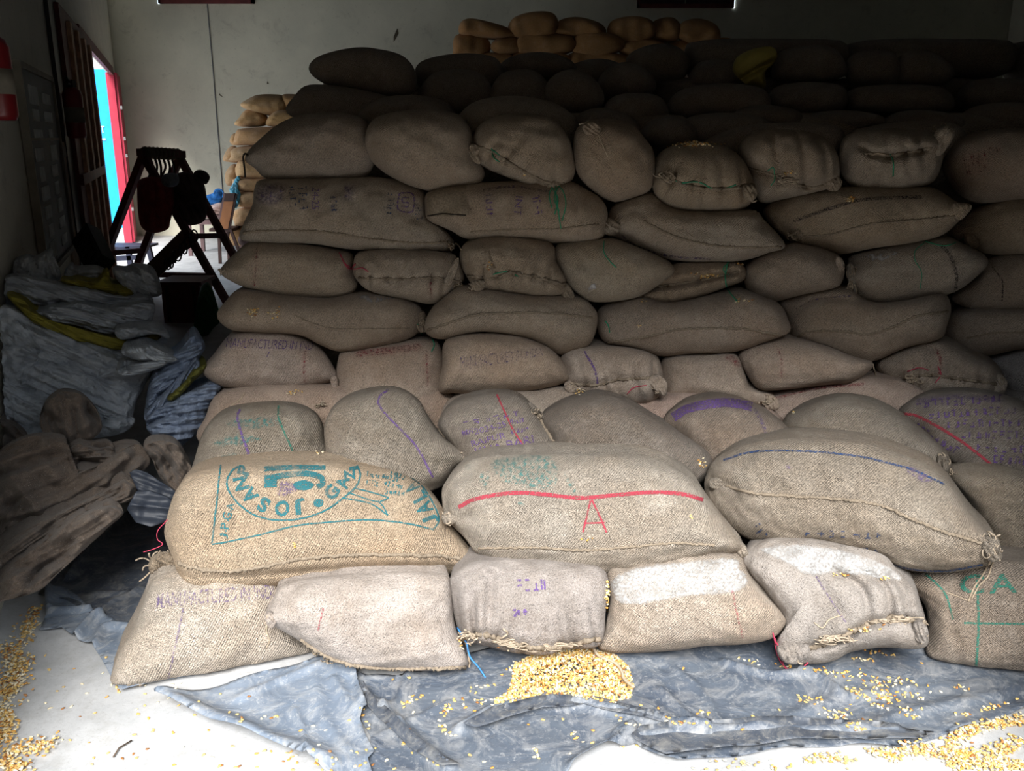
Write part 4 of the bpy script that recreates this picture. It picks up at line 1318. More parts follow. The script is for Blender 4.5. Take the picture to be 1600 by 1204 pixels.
line('F5', [(1052, 652), (1075, 639), (1112, 631), (1145, 630), (1175, 636)], 14, 'ink_violet', 'print_band')
line('F5', [(1175, 634), (1188, 655), (1199, 682)], 5, 'ink_violet_faint', 'print_band')
line('F7', [(1403, 646), (1431, 649), (1469, 668), (1506, 692), (1552, 728)], 4.2, 'ink_red', label='red stripe')
for k, (a, b, n) in enumerate((((1430, 632), (1570, 622), 12), ((1450, 648), (1590, 640), 12), ((1478, 662), (1610, 660), 11), ((1500, 678), (1620, 680), 10), ((1430, 664), (1460, 684), 4), ((1460, 684), (1500, 706), 4), ((1525, 698), (1630, 704), 8), ((1550, 716), (1630, 722), 7))):
    scribble('F7', a, b, 10, n, 'ink_violet', 30 + k, th=2.4)
patch('F7', [(1430, 622), (1500, 614), (1570, 622), (1560, 632), (1490, 626), (1440, 634)], 'ink_violet_faint')
# H row
text('H1', [('MANUFACTURED IN INDIA', ((246, 926), (438, 912), (440, 934), (244, 950)))], 'ink_violet_faint')
line('H1', [(287, 950), (276, 1000), (262, 1062)], 3, 'ink_violet_faint')
scribble('H3', (806, 915), (856, 912), 16, 4, 'ink_violet', 4, th=3)
scribble('H3', (800, 957), (826, 955), 9, 3, 'ink_violet', 5, th=3.5)
patch('H4', [(955, 905), (990, 887), (1060, 877), (1145, 871), (1158, 888), (1170, 908), (1147, 927), (1070, 934), (1000, 945), (968, 943), (957, 925)], 'dust_white', 'powder_patch', label='white powder')
line('H4', [(1144, 922), (1152, 960), (1160, 995)], 3, 'ink_red_faint')
patch('H5', [(1186, 858), (1250, 850), (1330, 862), (1390, 884), (1412, 908), (1380, 906), (1320, 896), (1265, 900), (1230, 882)], 'dust_white', 'powder_patch', label='white powder')
line('H5', [(1276, 900), (1300, 940), (1322, 972)], 3.2, 'ink_violet_faint')
line('H6', [(1527, 905), (1529, 975), (1525, 1044)], 4, 'ink_green')
line('H6', [(1506, 973), (1560, 974), (1690, 974)], 3, 'ink_green')
line('H6', [(1447, 897), (1475, 925), (1490, 968)], 3, 'ink_green')
text('H6', [('C', ((1500, 898), (1538, 897), (1538, 927), (1500, 928)))], 'ink_green', 'letter')
text('H6', [('A', ((1546, 897), (1586, 896), (1590, 926), (1546, 927)))], 'ink_green', 'letter')
line('H2', [(505, 950), (497, 985)], 3, 'ink_red_faint')
# main stack prints
text('E1', [('MANUFACTURED IN IND', ((356, 528), (490, 534), (488, 547), (353, 543)))], 'ink_violet', bold=0)
text('E1', [('7', rq(419, 553, 6, 9, 0))], 'ink_violet', 'letter', bold=0)
line('E1', [(476, 548), (475, 572), (477, 598)], 4, 'ink_red_faint')
text('E3', [('MANUFACTURED IN INDIA', ((719, 557), (847, 543), (848, 556), (720, 579)))], 'ink_violet_faint', bold=0)
multi_lines('E2', [([(556, 549), (600, 545), (657, 538)], 2), ([(556, 557), (600, 553), (657, 546)], 2), ([(556, 553), (657, 542)], 5), ([(666, 548), (668, 602)], 3)], 'ink_red_faint', 'print_band')
line('E4', [(913, 549), (928, 575), (934, 600)], 3, 'ink_violet')
line('E6', [(1213, 541), (1221, 560), (1221, 590)], 2.6, 'ink_red_faint')
patch('E5', [(1130, 556), (1150, 553), (1160, 570), (1150, 575)], 'ink_red_faint')
line('E7', [(1462, 542), (1470, 565), (1466, 590)], 4, 'ink_red_faint')
line('X4', [(1205, 625), (1270, 608), (1350, 600)], 4, 'ink_red_faint')
text('B1', [('24-25', rq(493, 310, 34, 12, 92))], 'ink_violet', bold=0)
scribble('B1', (472, 290), (474, 330), 12, 4, 'ink_blue', 6, th=1.8)
scribble('B1', (456, 290), (458, 325), 8, 4, 'ink_blue', 7)
scribble('B1', (520, 305), (522, 332), 9, 4, 'ink_blue', 8)
scribble('B1', (612, 300), (608, 338), 10, 5, 'ink_blue', 9)
scribble('B1', (652, 316), (655, 345), 9, 4, 'ink_blue', 10)
patch('B1', [(535, 288), (555, 288), (553, 316), (535, 314)], 'ink_violet_faint', sm=False)
patch('B1', [(398, 296), (425, 284), (445, 290), (440, 318), (405, 320)], 'ink_violet_faint')
multi_lines('B1', [([(624, 302), (645, 304), (644, 330), (622, 327), (624, 302)], 2.2), ([(640, 310), (630, 309), (629, 316), (638, 317), (637, 323), (627, 322)], 2.2)], 'ink_violet', 'square_stamp')
text('B2', [('INT', rq(810, 322, 30, 11, 96))], 'ink_violet', bold=0)
scribble('B2', (764, 300), (768, 340), 12, 4, 'ink_violet', 12, th=2)
scribble('B2', (836, 304), (842, 336), 11, 4, 'ink_violet', 13, th=2)
line('B2', [(755, 298), (800, 292), (860, 300)], 4, 'ink_violet_faint')
line('B3', [(969, 364), (989, 380), (1040, 398), (1110, 404)], 3, 'ink_violet_faint')
line('B4', [(1240, 345), (1300, 325), (1350, 312), (1440, 308)], 5, 'ink_dark', 'hem_line')
line('C1', [(402, 388), (400, 415), (397, 446)], 3, 'ink_red_faint')
line('C2', [(672, 440), (674, 466)], 4, 'ink_red_faint')
line('C7', [(1471, 383), (1486, 403), (1494, 430), (1493, 452)], 5, 'ink_dark')
line('C8', [(1548, 415), (1566, 440), (1566, 470)], 3, 'ink_dark')
line('D4', [(1244, 482), (1276, 468), (1330, 462)], 2.5, 'ink_violet_faint')
for k, (a, b) in enumerate((((1503, 248), (1565, 232)), ((1503, 258), (1545, 248)), ((1508, 270), (1540, 260)))):
    scribble('A8', a, b, 9, 6, 'ink_red_faint', 40 + k, th=2.6)
patch('D1', [(560, 459), (600, 457), (625, 465), (590, 476), (562, 470)], 'dust_grey')
patch('C4', [(915, 445), (930, 440), (935, 452), (920, 458)], 'dust_grey')
patch('C7', [(1345, 400), (1390, 388), (1410, 396), (1370, 412)], 'dust_grey')
# seams of the stacked sacks
seam('B1', [(380, 364), (416, 360), (499, 361), (566, 371), (632, 378), (699, 379)])
seam('B2', [(735, 362), (806, 358), (870, 357), (935, 350)], .0035)
seam('B3', [(1005, 345), (1030, 358), (1066, 373), (1115, 383), (1170, 386), (1220, 385)])
seam('B4', [(1250, 370), (1300, 365), (1356, 351), (1416, 345), (1494, 337)])
seam('D2', [(668, 515), (690, 508), (715, 500), (750, 491), (816, 488), (870, 490), (925, 496)])
seam('D3', [(949, 534), (1009, 526), (1069, 514), (1165, 514), (1226, 525)])
seam('D4', [(1246, 526), (1266, 517), (1316, 517), (1356, 522), (1399, 509), (1432, 494), (1482, 486)])
seam('D5', [(1510, 528), (1550, 521), (1600, 519), (1680, 520)], .0035)
seam('D1', [(460, 492), (490, 505), (530, 513), (640, 512)], .0025)
seam('C2', [(560, 434), (620, 436), (680, 434), (722, 440)], .005)
seam('C3', [(728, 430), (770, 434), (800, 426), (840, 434), (882, 445)], .007)
seam('C5', [(1020, 448), (1080, 440), (1155, 424)], .006)
seam('A3', [(742, 226), (775, 240), (810, 262), (850, 282), (880, 286)], .006)
seam('A5', [(1030, 270), (1070, 288), (1120, 295), (1176, 290)], .006)
seam('A6', [(1170, 262), (1205, 272), (1260, 291), (1300, 285)], .005)
seam('A7', [(1350, 240), (1400, 241), (1455, 231)], .006)
seam('E4', [(885, 598), (930, 601), (970, 593), (1030, 590)], .006)
seam('E7', [(1405, 592), (1450, 586), (1500, 592), (1562, 600)], .006)
seam('H3', [(724, 994), (760, 992), (790, 1001), (850, 1011), (937, 997)], .008)
seam('H5', [(1258, 1012), (1300, 1000), (1345, 978), (1395, 967), (1443, 977)], .009)
seam('H1', [(190, 1070), (295, 1061), (362, 1051), (464, 1034)], .005)
seam('H2', [(470, 998), (514, 1026), (565, 1040), (640, 1044), (725, 1041)], .006)
seam('F2', [(668, 640), (690, 678), (730, 712)], .006)
seam('F3', [(838, 648), (858, 680), (872, 706)], .006)
# the sewn patch on B2
patch('B2', [(668, 303), (700, 293), (728, 290), (733, 335), (726, 338), (672, 338)], 'seam', 'sewn_patch', sm=False, soft=0)
tube_on('B2', [(669, 337), (690, 334), (728, 336)], .003, 'twine_dark', 'stitching')

# tufts, tied corners and flaps
ear('G1', [(232, 884), (238, 870), (258, 862), (278, 868), (284, 880), (268, 888), (246, 893), (236, 897)], df=.025, folds=(10, 6, .016), name='tied_corner')
tuft('G1', 246, 878, 16, 14, 26, .0030)
tuft('G1', 262, 874, 14, 10, 12, .0026)
ear('G1', [(742, 868), (750, 870), (752, 882), (756, 892), (748, 892), (744, 882)], df=.012)
ear('G2', [(690, 806), (700, 798), (716, 805), (722, 814), (706, 820), (694, 818)], df=.025)
ear('G2', [(1150, 846), (1164, 852), (1170, 868), (1160, 872), (1148, 862)], df=.015)
ear('G3', [(1530, 846), (1545, 836), (1560, 842), (1564, 858), (1566, 872), (1552, 878), (1540, 870)], df=.035, folds=(50, 8, .012), name='tied_corner')
ear('G3', [(1106, 752), (1122, 746), (1138, 754), (1130, 762), (1112, 764)], df=.012, folds=(20, 7, .006))
ear('H2', [(414, 962), (424, 956), (432, 966), (428, 980), (418, 978)], df=.012)
ear('H5', [(1425, 975), (1440, 970), (1450, 985), (1446, 1004), (1432, 1000)], df=.03, folds=(70, 6, .01))
ear('H5', [(1214, 1010), (1240, 1002), (1264, 1008), (1262, 1028), (1240, 1038), (1220, 1030)], df=.03, folds=(70, 8, .012))
ear('F3', [(826, 628), (842, 640), (850, 652), (840, 658), (830, 645)], df=.012)
ear('F6', [(1462, 716), (1476, 708), (1484, 718), (1480, 738), (1466, 736)], df=.03, folds=(80, 6, .01))
ear('C3', [(874, 440), (888, 444), (898, 462), (890, 472), (878, 462)], df=.025, folds=(60, 6, .01))
ear('C3', [(736, 440), (752, 436), (760, 444), (752, 454), (738, 452)], df=.025, folds=(60, 6, .01))
ear('C2', [(694, 438), (708, 410), (716, 402), (716, 416), (704, 444)], df=.012)
ear('B3', [(936, 352), (950, 340), (966, 344), (970, 358), (958, 368), (944, 364)], df=.035, folds=(30, 7, .012), name='tied_corner')
ear('B4', [(1490, 318), (1514, 318), (1518, 326), (1500, 344), (1490, 334)], df=.02, name='tied_corner')
ear('B5', [(1506, 365), (1522, 366), (1532, 378), (1524, 388), (1510, 382)], df=.03, folds=(60, 6, .01), name='tied_corner')
ear('A3', [(730, 232), (742, 224), (752, 236), (750, 256), (738, 250)], df=.03, folds=(60, 8, .012))
ear('A3', [(852, 284), (866, 276), (878, 284), (874, 304), (858, 304)], df=.03, folds=(80, 6, .012))
ear('A4', [(910, 196), (926, 190), (940, 200), (934, 212), (916, 210)], df=.025, folds=(40, 6, .01))
ear('A5', [(1160, 290), (1174, 288), (1184, 300), (1176, 314), (1162, 308)], df=.03, folds=(60, 6, .012))
ear('A5', [(1030, 272), (1044, 266), (1056, 276), (1048, 286), (1034, 284)], df=.025, folds=(60, 6, .012))
ear('A6', [(1286, 280), (1302, 272), (1316, 284), (1308, 298), (1292, 296)], df=.025, folds=(60, 5, .012))
ear('A7', [(1448, 240), (1462, 205), (1478, 196), (1492, 202), (1486, 222), (1468, 244)], df=.03, folds=(110, 9, .012), name='mouth_flap', label='folded-over mouth of the sack')
ear('E4', [(1012, 592), (1030, 586), (1042, 598), (1040, 618), (1024, 612)], df=.03, folds=(60, 6, .012))
ear('E4', [(882, 598), (896, 594), (906, 604), (896, 616), (884, 610)], df=.02, folds=(60, 6, .01))
ear('E5', [(1184, 616), (1204, 616), (1218, 628), (1214, 640), (1196, 636)], df=.015)
ear('E7', [(1545, 592), (1562, 584), (1574, 596), (1568, 616), (1552, 614)], df=.03, folds=(60, 6, .012))
ear('E1', [(516, 592), (526, 588), (528, 604), (522, 610)], df=.008)
ear('C7', [(1322, 416), (1332, 412), (1338, 432), (1340, 455), (1332, 462), (1326, 440)], df=.012, folds=(90, 4, .008), name='frayed_edge', mat='jute_dusty')
ear('C6', [(1306, 400), (1316, 404), (1320, 418), (1312, 424), (1306, 414)], df=.02)
ear('D1', [(650, 492), (662, 486), (666, 506), (660, 520), (652, 514)], df=.02, folds=(80, 5, .01))

for key, cx, cy, rx, ry, n in (('G2', 704, 808, 12, 9, 16), ('G3', 1548, 856, 16, 16, 22), ('G1', 749, 882, 5, 8, 8), ('G2', 1160, 860, 7, 8, 8), ('H5', 1300, 998, 26, 8, 26), ('H5', 1400, 968, 26, 6, 20), ('H5', 1245, 1020, 16, 10, 18), ('H5', 1440, 988, 8, 14, 14),
                               ('H3', 800, 1004, 26, 8, 26), ('H3', 870, 1010, 30, 6, 22), ('H3', 740, 994, 16, 8, 12), ('H1', 495, 1024, 6, 6, 8), ('H2', 421, 968, 6, 8, 10), ('H2', 512, 1030, 10, 6, 8), ('F2', 728, 712, 8, 8, 10), ('F6', 1474, 722, 8, 12, 12), ('F3', 842, 645, 8, 8, 6),
                               ('B3', 952, 352, 14, 10, 16), ('B1', 704, 386, 6, 6, 8), ('C3', 886, 456, 7, 10, 10), ('C3', 745, 446, 10, 6, 10), ('C7', 1332, 438, 7, 20, 18), ('C2', 718, 446, 6, 6, 6), ('C6', 1312, 410, 6, 8, 8), ('E4', 894, 604, 10, 6, 12), ('E4', 1028, 602, 10, 12, 14), ('E7', 1558, 600, 12, 14, 16), ('E7', 1425, 590, 14, 8, 12), ('E5', 1200, 626, 10, 6, 8),
                               ('A4', 925, 200, 12, 8, 14), ('A3', 742, 238, 9, 10, 12), ('A3', 866, 292, 9, 12, 14), ('A5', 1042, 276, 12, 8, 12), ('A5', 1172, 302, 10, 10, 12), ('A6', 1300, 286, 12, 8, 14), ('A6', 1230, 278, 20, 6, 10), ('A7', 1472, 208, 12, 10, 12), ('B5', 1518, 376, 9, 9, 12), ('D1', 657, 506, 6, 10, 10), ('B4', 1244, 366, 10, 6, 8), ('C1', 346, 424, 4, 4, 5), ('X1', 500, 632, 8, 5, 5), ('G4', 1486, 738, 6, 8, 6)):
    tuft(key, cx, cy, rx, ry, n, .0022 if key[0] in 'GHF' else .0026)

# loose twine and threads
def cord(key, pts, r, mat, name='twine', **k):
    return tube_on(key, pts, r, mat, name, any_=True, lift=1.0, **k)


cord('G1', [(262, 812), (247, 828), (246, 842), (254, 850), (238, 858), (224, 862)], .0014, 'twine_red', 'red_thread')
cord('G1', [(236, 892), (226, 902), (218, 908)], .003, 'twine_jute')
cord('G3', [(1548, 872), (1538, 895), (1522, 918), (1513, 940)], .003, 'twine_jute')
cord('G3', [(1552, 874), (1544, 900), (1530, 915), (1518, 936)], .0025, 'twine_jute')
cord('H6', [(1478, 925), (1492, 930), (1512, 938)], .0016, 'twine_jute')
cord('H3', [(716, 980), (728, 1000), (734, 1025), (750, 1045), (761, 1066), (744, 1070)], .0028, 'twine_blue', 'blue_string', label='bright blue plastic string')
cord('H3', [(718, 986), (730, 1010), (733, 1040), (732, 1068)], .0032, 'twine_jute')
cord('H3', [(770, 1000), (785, 995), (792, 988), (788, 982)], .003, 'twine_jute')
cord('H5', [(1207, 988), (1212, 1005), (1218, 1030), (1232, 1045), (1250, 1046), (1262, 1034)], .0022, 'twine_red', 'red_thread')
cord('H5', [(1208, 992), (1218, 1012), (1226, 1042), (1242, 1050)], .0018, 'twine_red', 'red_thread')
cord('H5', [(1272, 972), (1285, 980), (1295, 968), (1316, 960)], .0018, 'twine_jute')
cord('H2', [(418, 968), (416, 985), (421, 1000), (416, 1012)], .002, 'twine_jute')
for k, pts in enumerate(([(866, 288), (858, 305), (862, 325)], [(870, 288), (880, 300), (884, 320), (878, 345)], [(868, 290), (870, 315), (876, 356)], [(872, 292), (866, 310), (874, 330)], [(862, 292), (872, 312), (866, 335)])):
    cord('A3', pts, .0022, 'twine_green', 'green_twine')
cord('A3', [(768, 232), (776, 238), (790, 250), (806, 260)], .0025, 'twine_green', 'green_twine')
cord('A3', [(768, 232), (772, 246), (780, 252)], .0022, 'twine_green', 'green_twine')
cord('A4', [(934, 208), (942, 228), (950, 245)], .002, 'twine_jute')
cord('A5', [(1050, 280), (1066, 285), (1090, 284), (1122, 296), (1150, 288)], .0025, 'twine_green', 'green_twine')
cord('A6', [(1200, 266), (1208, 262), (1210, 280), (1204, 290)], .0022, 'twine_green', 'green_twine')
cord('A7', [(1392, 240), (1397, 255), (1396, 275)], .0025, 'twine_green', 'green_twine')
cord('A7', [(1362, 243), (1372, 238), (1390, 242)], .004, 'twine_jute')
cord('C5', [(1137, 409), (1133, 428), (1136, 450), (1152, 472)], .0028, 'twine_green', 'green_twine')
cord('C5', [(1140, 409), (1130, 420), (1138, 430)], .0026, 'twine_green', 'green_twine')
cord('C4', [(944, 377), (944, 395), (953, 408), (963, 418)], .0022, 'twine_green', 'green_twine')
cord('D3', [(946, 501), (951, 508), (953, 519)], .0026, 'twine_green', 'green_twine')
cord('D1', [(652, 506), (656, 516), (660, 524)], .0026, 'twine_green', 'green_twine')
cord('D1', [(675, 529), (678, 540), (674, 549)], .0026, 'twine_green', 'green_twine')
cord('C7', [(1446, 378), (1480, 384), (1518, 366)], .0022, 'twine_green', 'green_twine')
cord('C7', [(1444, 380), (1430, 392), (1430, 408), (1440, 425), (1438, 450)], .0018, 'twine_green', 'green_twine')
cord('C3', [(770, 428), (790, 424), (810, 432)], .0022, 'twine_green', 'green_twine')
cord('C2', [(530, 395), (540, 415), (548, 420), (556, 412)], .0022, 'twine_red', 'red_thread')
cord('C2', [(536, 410), (552, 420), (566, 418), (575, 424)], .002, 'twine_red', 'red_thread')
cord('B1', [(699, 380), (706, 388), (712, 380), (722, 390)], .003, 'twine_jute')
cord('E7', [(1418, 580), (1436, 574), (1450, 578)], .002, 'twine_red', 'red_thread')
cord('E7', [(1466, 572), (1470, 585), (1462, 598)], .002, 'twine_red', 'red_thread')
cord('E4', [(980, 615), (990, 605), (1010, 602)], .002, 'twine_red', 'red_thread')
cord('E6', [(1364, 568), (1366, 578), (1368, 586)], .0025, 'twine_jute')
tube_on('A1', [(388, 243), (383, 240), (380, 246), (382, 262), (383, 277)], .004, 'twine_dark', 'hanging_twine')
cord('X1', [(383, 613), (375, 625), (362, 633)], .002, 'twine_jute', 'straw')
# ------------------------------------------------------------------ left side: heap of empty bags
def woven(name, col, col2):
    m, nt, b = nmat(name)
    tc = N(nt, 'ShaderNodeTexCoord')
    uv = tc.outputs['UV']
    c = mixc(nt, ramp(nt, noise(nt, uv, 9, 5, .65), [(0.35, g(0)), (0.65, g(1))]), col, col2)
    c = mixc(nt, ramp(nt, noise(nt, uv, 26, 5, .7), [(0.55, g(0)), (0.72, g(.6))]), c, tuple(x * .45 for x in col))
    oi = N(nt, 'ShaderNodeObjectInfo')
    c = mixc(nt, 1.0, c, oi.outputs['Color'], 'MULTIPLY')
    nt.links.new(c, b.inputs['Base Color'])
    b.inputs['Roughness'].default_value = 0.62
    b.inputs['Specular IOR Level'].default_value = 0.35
    n1 = bump(nt, b, noise(nt, uv, 28, 4, .6, 1.2), .6, .02)
    return m


M['bag_white'] = woven('white_woven_bag', (0.44, 0.47, 0.50), (0.33, 0.365, 0.41)); MATKEY['white_woven_bag'] = 'bag_white'
M['bag_gold'] = woven('gold_woven_bag', (0.27, 0.235, 0.03), (0.20, 0.17, 0.025)); MATKEY['gold_woven_bag'] = 'bag_gold'
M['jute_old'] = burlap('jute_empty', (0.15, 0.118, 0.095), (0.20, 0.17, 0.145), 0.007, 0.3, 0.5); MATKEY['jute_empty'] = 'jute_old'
M['plastic_blue'] = plain('grey_blue_plastic', (0.03, 0.038, 0.055), 0.5, 0.4, var=.2, dirt=(.07, .075, .085)); MATKEY['grey_blue_plastic'] = 'plastic_blue'

WGp = 'empty woven bags heaped by the left wall'
W = [
    ('W1', [(8, 425), (18, 409), (30, 403), (45, 399), (56, 402), (80, 390), (85, 400), (94, 436), (50, 445), (15, 440)], 3.98, 'bag_white', (70, 14, .018), 'crumpled white woven bag at the top rear of the heap under the notice board'),
    ('W2', [(100, 432), (106, 418), (113, 413), (120, 420), (150, 418), (170, 427), (165, 440), (120, 444)], 4.05, 'bag_white', (0, 12, .014), 'white woven bag under the black crate at the heap top'),
    ('W2y', [(95, 436), (120, 435), (150, 438), (163, 424), (170, 422), (176, 440), (200, 446), (210, 455), (200, 464), (160, 458), (110, 448)], 3.92, 'bag_gold', (10, 10, .016), 'yellow woven bag draped along the top of the heap'),
    ('W2b', [(176, 420), (195, 420), (215, 414), (240, 420), (252, 448), (250, 462), (225, 464), (205, 455), (185, 440)], 4.0, 'bag_white', (30, 14, .016), 'white woven bag rounding the right end of the heap top'),
    ('W3', [(-6, 450), (0, 436), (15, 430), (40, 432), (75, 440), (110, 446), (150, 452), (190, 462), (236, 462), (240, 490), (232, 506), (190, 506), (140, 495), (90, 480), (40, 475), (-6, 480)], 3.80, 'bag_white', (12, 13, .024), 'wide white woven bag folded in layers across the upper heap'),
    ('W4', [(52, 488), (75, 480), (110, 473), (140, 474), (172, 480), (236, 472), (240, 492), (222, 514), (170, 522), (118, 508), (78, 506)], 3.70, 'bag_white', (8, 12, .028), 'rolled white woven bag lying above the long yellow strip'),
    ('W4y', [(10, 458), (35, 466), (60, 488), (100, 508), (150, 522), (200, 528), (240, 519), (252, 518), (248, 530), (205, 546), (150, 542), (100, 527), (55, 506), (28, 482)], 3.62, 'bag_gold', (24, 9, .014), 'long yellow woven bag sweeping across the middle of the heap'),
    ('W8', [(180, 516), (200, 509), (245, 511), (263, 522), (262, 529), (240, 522), (200, 530), (184, 528)], 3.58, 'bag_white', (5, 9, .012), 'curled white bag tip over the yellow strip'),
    ('W5', [(-6, 500), (0, 480), (20, 480), (60, 506), (120, 529), (190, 546), (235, 556), (245, 572), (228, 600), (214, 625), (205, 655), (195, 664), (150, 648), (100, 626), (40, 614), (-6, 610)], 3.52, 'bag_white', (22, 15, .028), 'large white woven bag sagging over the heap front'),
    ('W6', [(190, 548), (225, 536), (250, 545), (278, 561), (258, 566), (210, 562)], 3.45, 'bag_white', (15, 8, .012), 'pointed white bag corner sticking out to the right'),
    ('W7', [(185, 574), (220, 566), (256, 563), (258, 570), (232, 581), (190, 588)], 3.43, 'bag_white', (-10, 8, .012), 'narrow white bag fold below the pointed corner'),
    ('W9', [(-6, 600), (0, 590), (60, 606), (110, 612), (160, 640), (205, 650), (208, 664), (180, 680), (100, 690), (0, 700), (-6, 690)], 3.42, 'bag_white', (30, 16, .024), 'shadowed white woven bag at the foot of the heap'),
    ('R1', [(228, 628), (245, 572), (280, 545), (298, 522), (308, 517), (321, 540), (316, 552), (300, 580), (262, 610), (234, 638)], 3.55, 'bag_white', (-48, 12, .024), 'blue-white woven bag standing up beside the stack, topmost of three'),
    ('R2', [(226, 646), (255, 613), (290, 575), (304, 558), (312, 564), (314, 580), (300, 598), (270, 628), (236, 660)], 3.48, 'bag_white', (-45, 12, .024), 'blue-white woven bag in the middle of the leaning three'),
    ('R2y', [(262, 620), (284, 600), (300, 580), (320, 569), (322, 576), (302, 596), (286, 614), (268, 626)], 3.43, 'bag_gold', (-6, 7, .01), 'yellow bag edge between the leaning white bags'),
    ('R3', [(228, 656), (268, 622), (310, 604), (336, 594), (346, 604), (336, 624), (326, 642), (320, 665), (300, 684), (280, 697), (268, 690), (240, 682)], 3.40, 'bag_white', (-22, 12, .028), 'ribbed blue-white woven bag, lowest beside the foot of the stack'),
]
def rand_creases(ol, ang, n, seed, depth=.016, w=4.0):
    rs = np.random.RandomState(seed)
    P = np.asarray(ol, float); lo, hi = P.min(0), P.max(0)
    out = []
    for _ in range(n):
        c = lo + (hi - lo) * rs.uniform(.1, .9, 2)
        a = math.radians(ang + rs.normal(0, 16)); L = rs.uniform(.2, .45) * np.linalg.norm(hi - lo)
        d = np.array([math.cos(a), math.sin(a)]); nn = np.array([-d[1], d[0]])
        out.append(('crease', [tuple(c - d * L / 2), tuple(c + nn * rs.normal(0, 5)), tuple(c + d * L / 2)], depth * rs.uniform(.6, 1.3), w * rs.uniform(.7, 1.4)))
    return out


for k, ol, yy, mt, fo, lb in W:
    sack(k, ol, yy, lb, WGp, name='woven_bag', cat='bag', mat=mt, df=.10, db=.22, na=110, nr=30, feats=[('folds', *fo), ('folds', fo[0] + 38, fo[1] * .8, fo[2] * .55)] + rand_creases(ol, fo[0], 12 if k in ('W5', 'W3', 'W9') else 5, hash_(k) % 991), waves=((.010, .12, 5), (.004, .04, 6)), p=2.4, wall=True,
         tint=(.56, .64, .80) if k.startswith('R') else (1, 1, 1))

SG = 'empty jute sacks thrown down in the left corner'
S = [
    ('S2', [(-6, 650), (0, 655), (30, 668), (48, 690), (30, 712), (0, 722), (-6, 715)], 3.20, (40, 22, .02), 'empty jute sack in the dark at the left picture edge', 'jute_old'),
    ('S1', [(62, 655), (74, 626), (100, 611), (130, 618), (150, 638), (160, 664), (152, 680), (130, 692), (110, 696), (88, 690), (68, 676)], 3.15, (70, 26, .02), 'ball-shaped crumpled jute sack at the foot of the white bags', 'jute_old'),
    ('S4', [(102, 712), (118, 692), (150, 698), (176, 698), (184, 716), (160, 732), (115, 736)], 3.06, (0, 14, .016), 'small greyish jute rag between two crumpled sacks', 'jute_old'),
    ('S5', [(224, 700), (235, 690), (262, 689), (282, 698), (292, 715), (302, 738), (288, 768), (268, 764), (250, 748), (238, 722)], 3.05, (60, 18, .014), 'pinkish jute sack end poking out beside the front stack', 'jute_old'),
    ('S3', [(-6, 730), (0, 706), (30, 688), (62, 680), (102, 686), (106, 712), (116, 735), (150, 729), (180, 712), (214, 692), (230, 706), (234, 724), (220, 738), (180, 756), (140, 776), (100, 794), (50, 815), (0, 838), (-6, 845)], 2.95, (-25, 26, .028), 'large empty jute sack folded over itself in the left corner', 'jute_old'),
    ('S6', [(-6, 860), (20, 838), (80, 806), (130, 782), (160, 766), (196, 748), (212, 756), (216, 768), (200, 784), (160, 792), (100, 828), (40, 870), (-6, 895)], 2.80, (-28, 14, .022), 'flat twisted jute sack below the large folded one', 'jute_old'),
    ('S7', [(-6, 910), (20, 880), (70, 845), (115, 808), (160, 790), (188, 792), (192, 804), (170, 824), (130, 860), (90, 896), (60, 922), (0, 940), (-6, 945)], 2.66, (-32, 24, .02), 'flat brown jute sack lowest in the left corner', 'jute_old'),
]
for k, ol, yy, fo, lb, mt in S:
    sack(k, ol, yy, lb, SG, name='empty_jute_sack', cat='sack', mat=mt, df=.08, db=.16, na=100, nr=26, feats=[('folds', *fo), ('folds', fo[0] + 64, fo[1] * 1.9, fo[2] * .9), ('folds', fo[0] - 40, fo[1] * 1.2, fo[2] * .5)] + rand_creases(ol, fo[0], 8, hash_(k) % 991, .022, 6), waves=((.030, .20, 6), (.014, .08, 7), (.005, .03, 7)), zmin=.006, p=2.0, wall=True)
sack('P1', [(202, 738), (212, 733), (228, 737), (276, 768), (280, 790), (262, 792), (218, 772)], 2.95, 'dark blue plastic scrap under the pinkish sack end', 'plastic scraps in the left corner', name='plastic_scrap', cat='plastic', mat='plastic_blue', df=.008, db=.02, na=60, nr=14, feats=[('folds', 30, 30, .012)], smooth_px=False)
sack('P2', [(198, 795), (212, 768), (235, 766), (262, 776), (278, 790), (262, 814), (236, 823), (212, 816)], 2.84, 'folded dark blue plastic sheet beside the green-printed sack', 'plastic scraps in the left corner', name='plastic_scrap', cat='plastic', mat='plastic_blue', df=.012, db=.03, na=60, nr=14, feats=[('folds', 10, 40, .014)], smooth_px=False)

# ------------------------------------------------------------------ left wall: board, extinguishers, doors
M['board_blue'] = plain('board_dark_blue', (0.030, 0.045, 0.065), 0.6, 0.35, var=.3)
M['paper'] = plain('paper', (0.62, 0.63, 0.62), 0.9, 0.1, var=.25, nscale=14)
M['paper_pink'] = plain('poster_pale', (0.34, 0.26, 0.20), 0.9, 0.1, var=.25, nscale=10)
M['board_frame'] = plain('board_frame', (0.22, 0.20, 0.16), 0.7, 0.3)
M['ext_red'] = plain('extinguisher_red', (0.20, 0.012, 0.016), 0.4, 0.5, var=.15, coat=.2)
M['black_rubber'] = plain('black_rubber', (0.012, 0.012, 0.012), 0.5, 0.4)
M['steel'] = plain('steel', (0.4, 0.4, 0.4), 0.35, 0.5, metal=0.8)

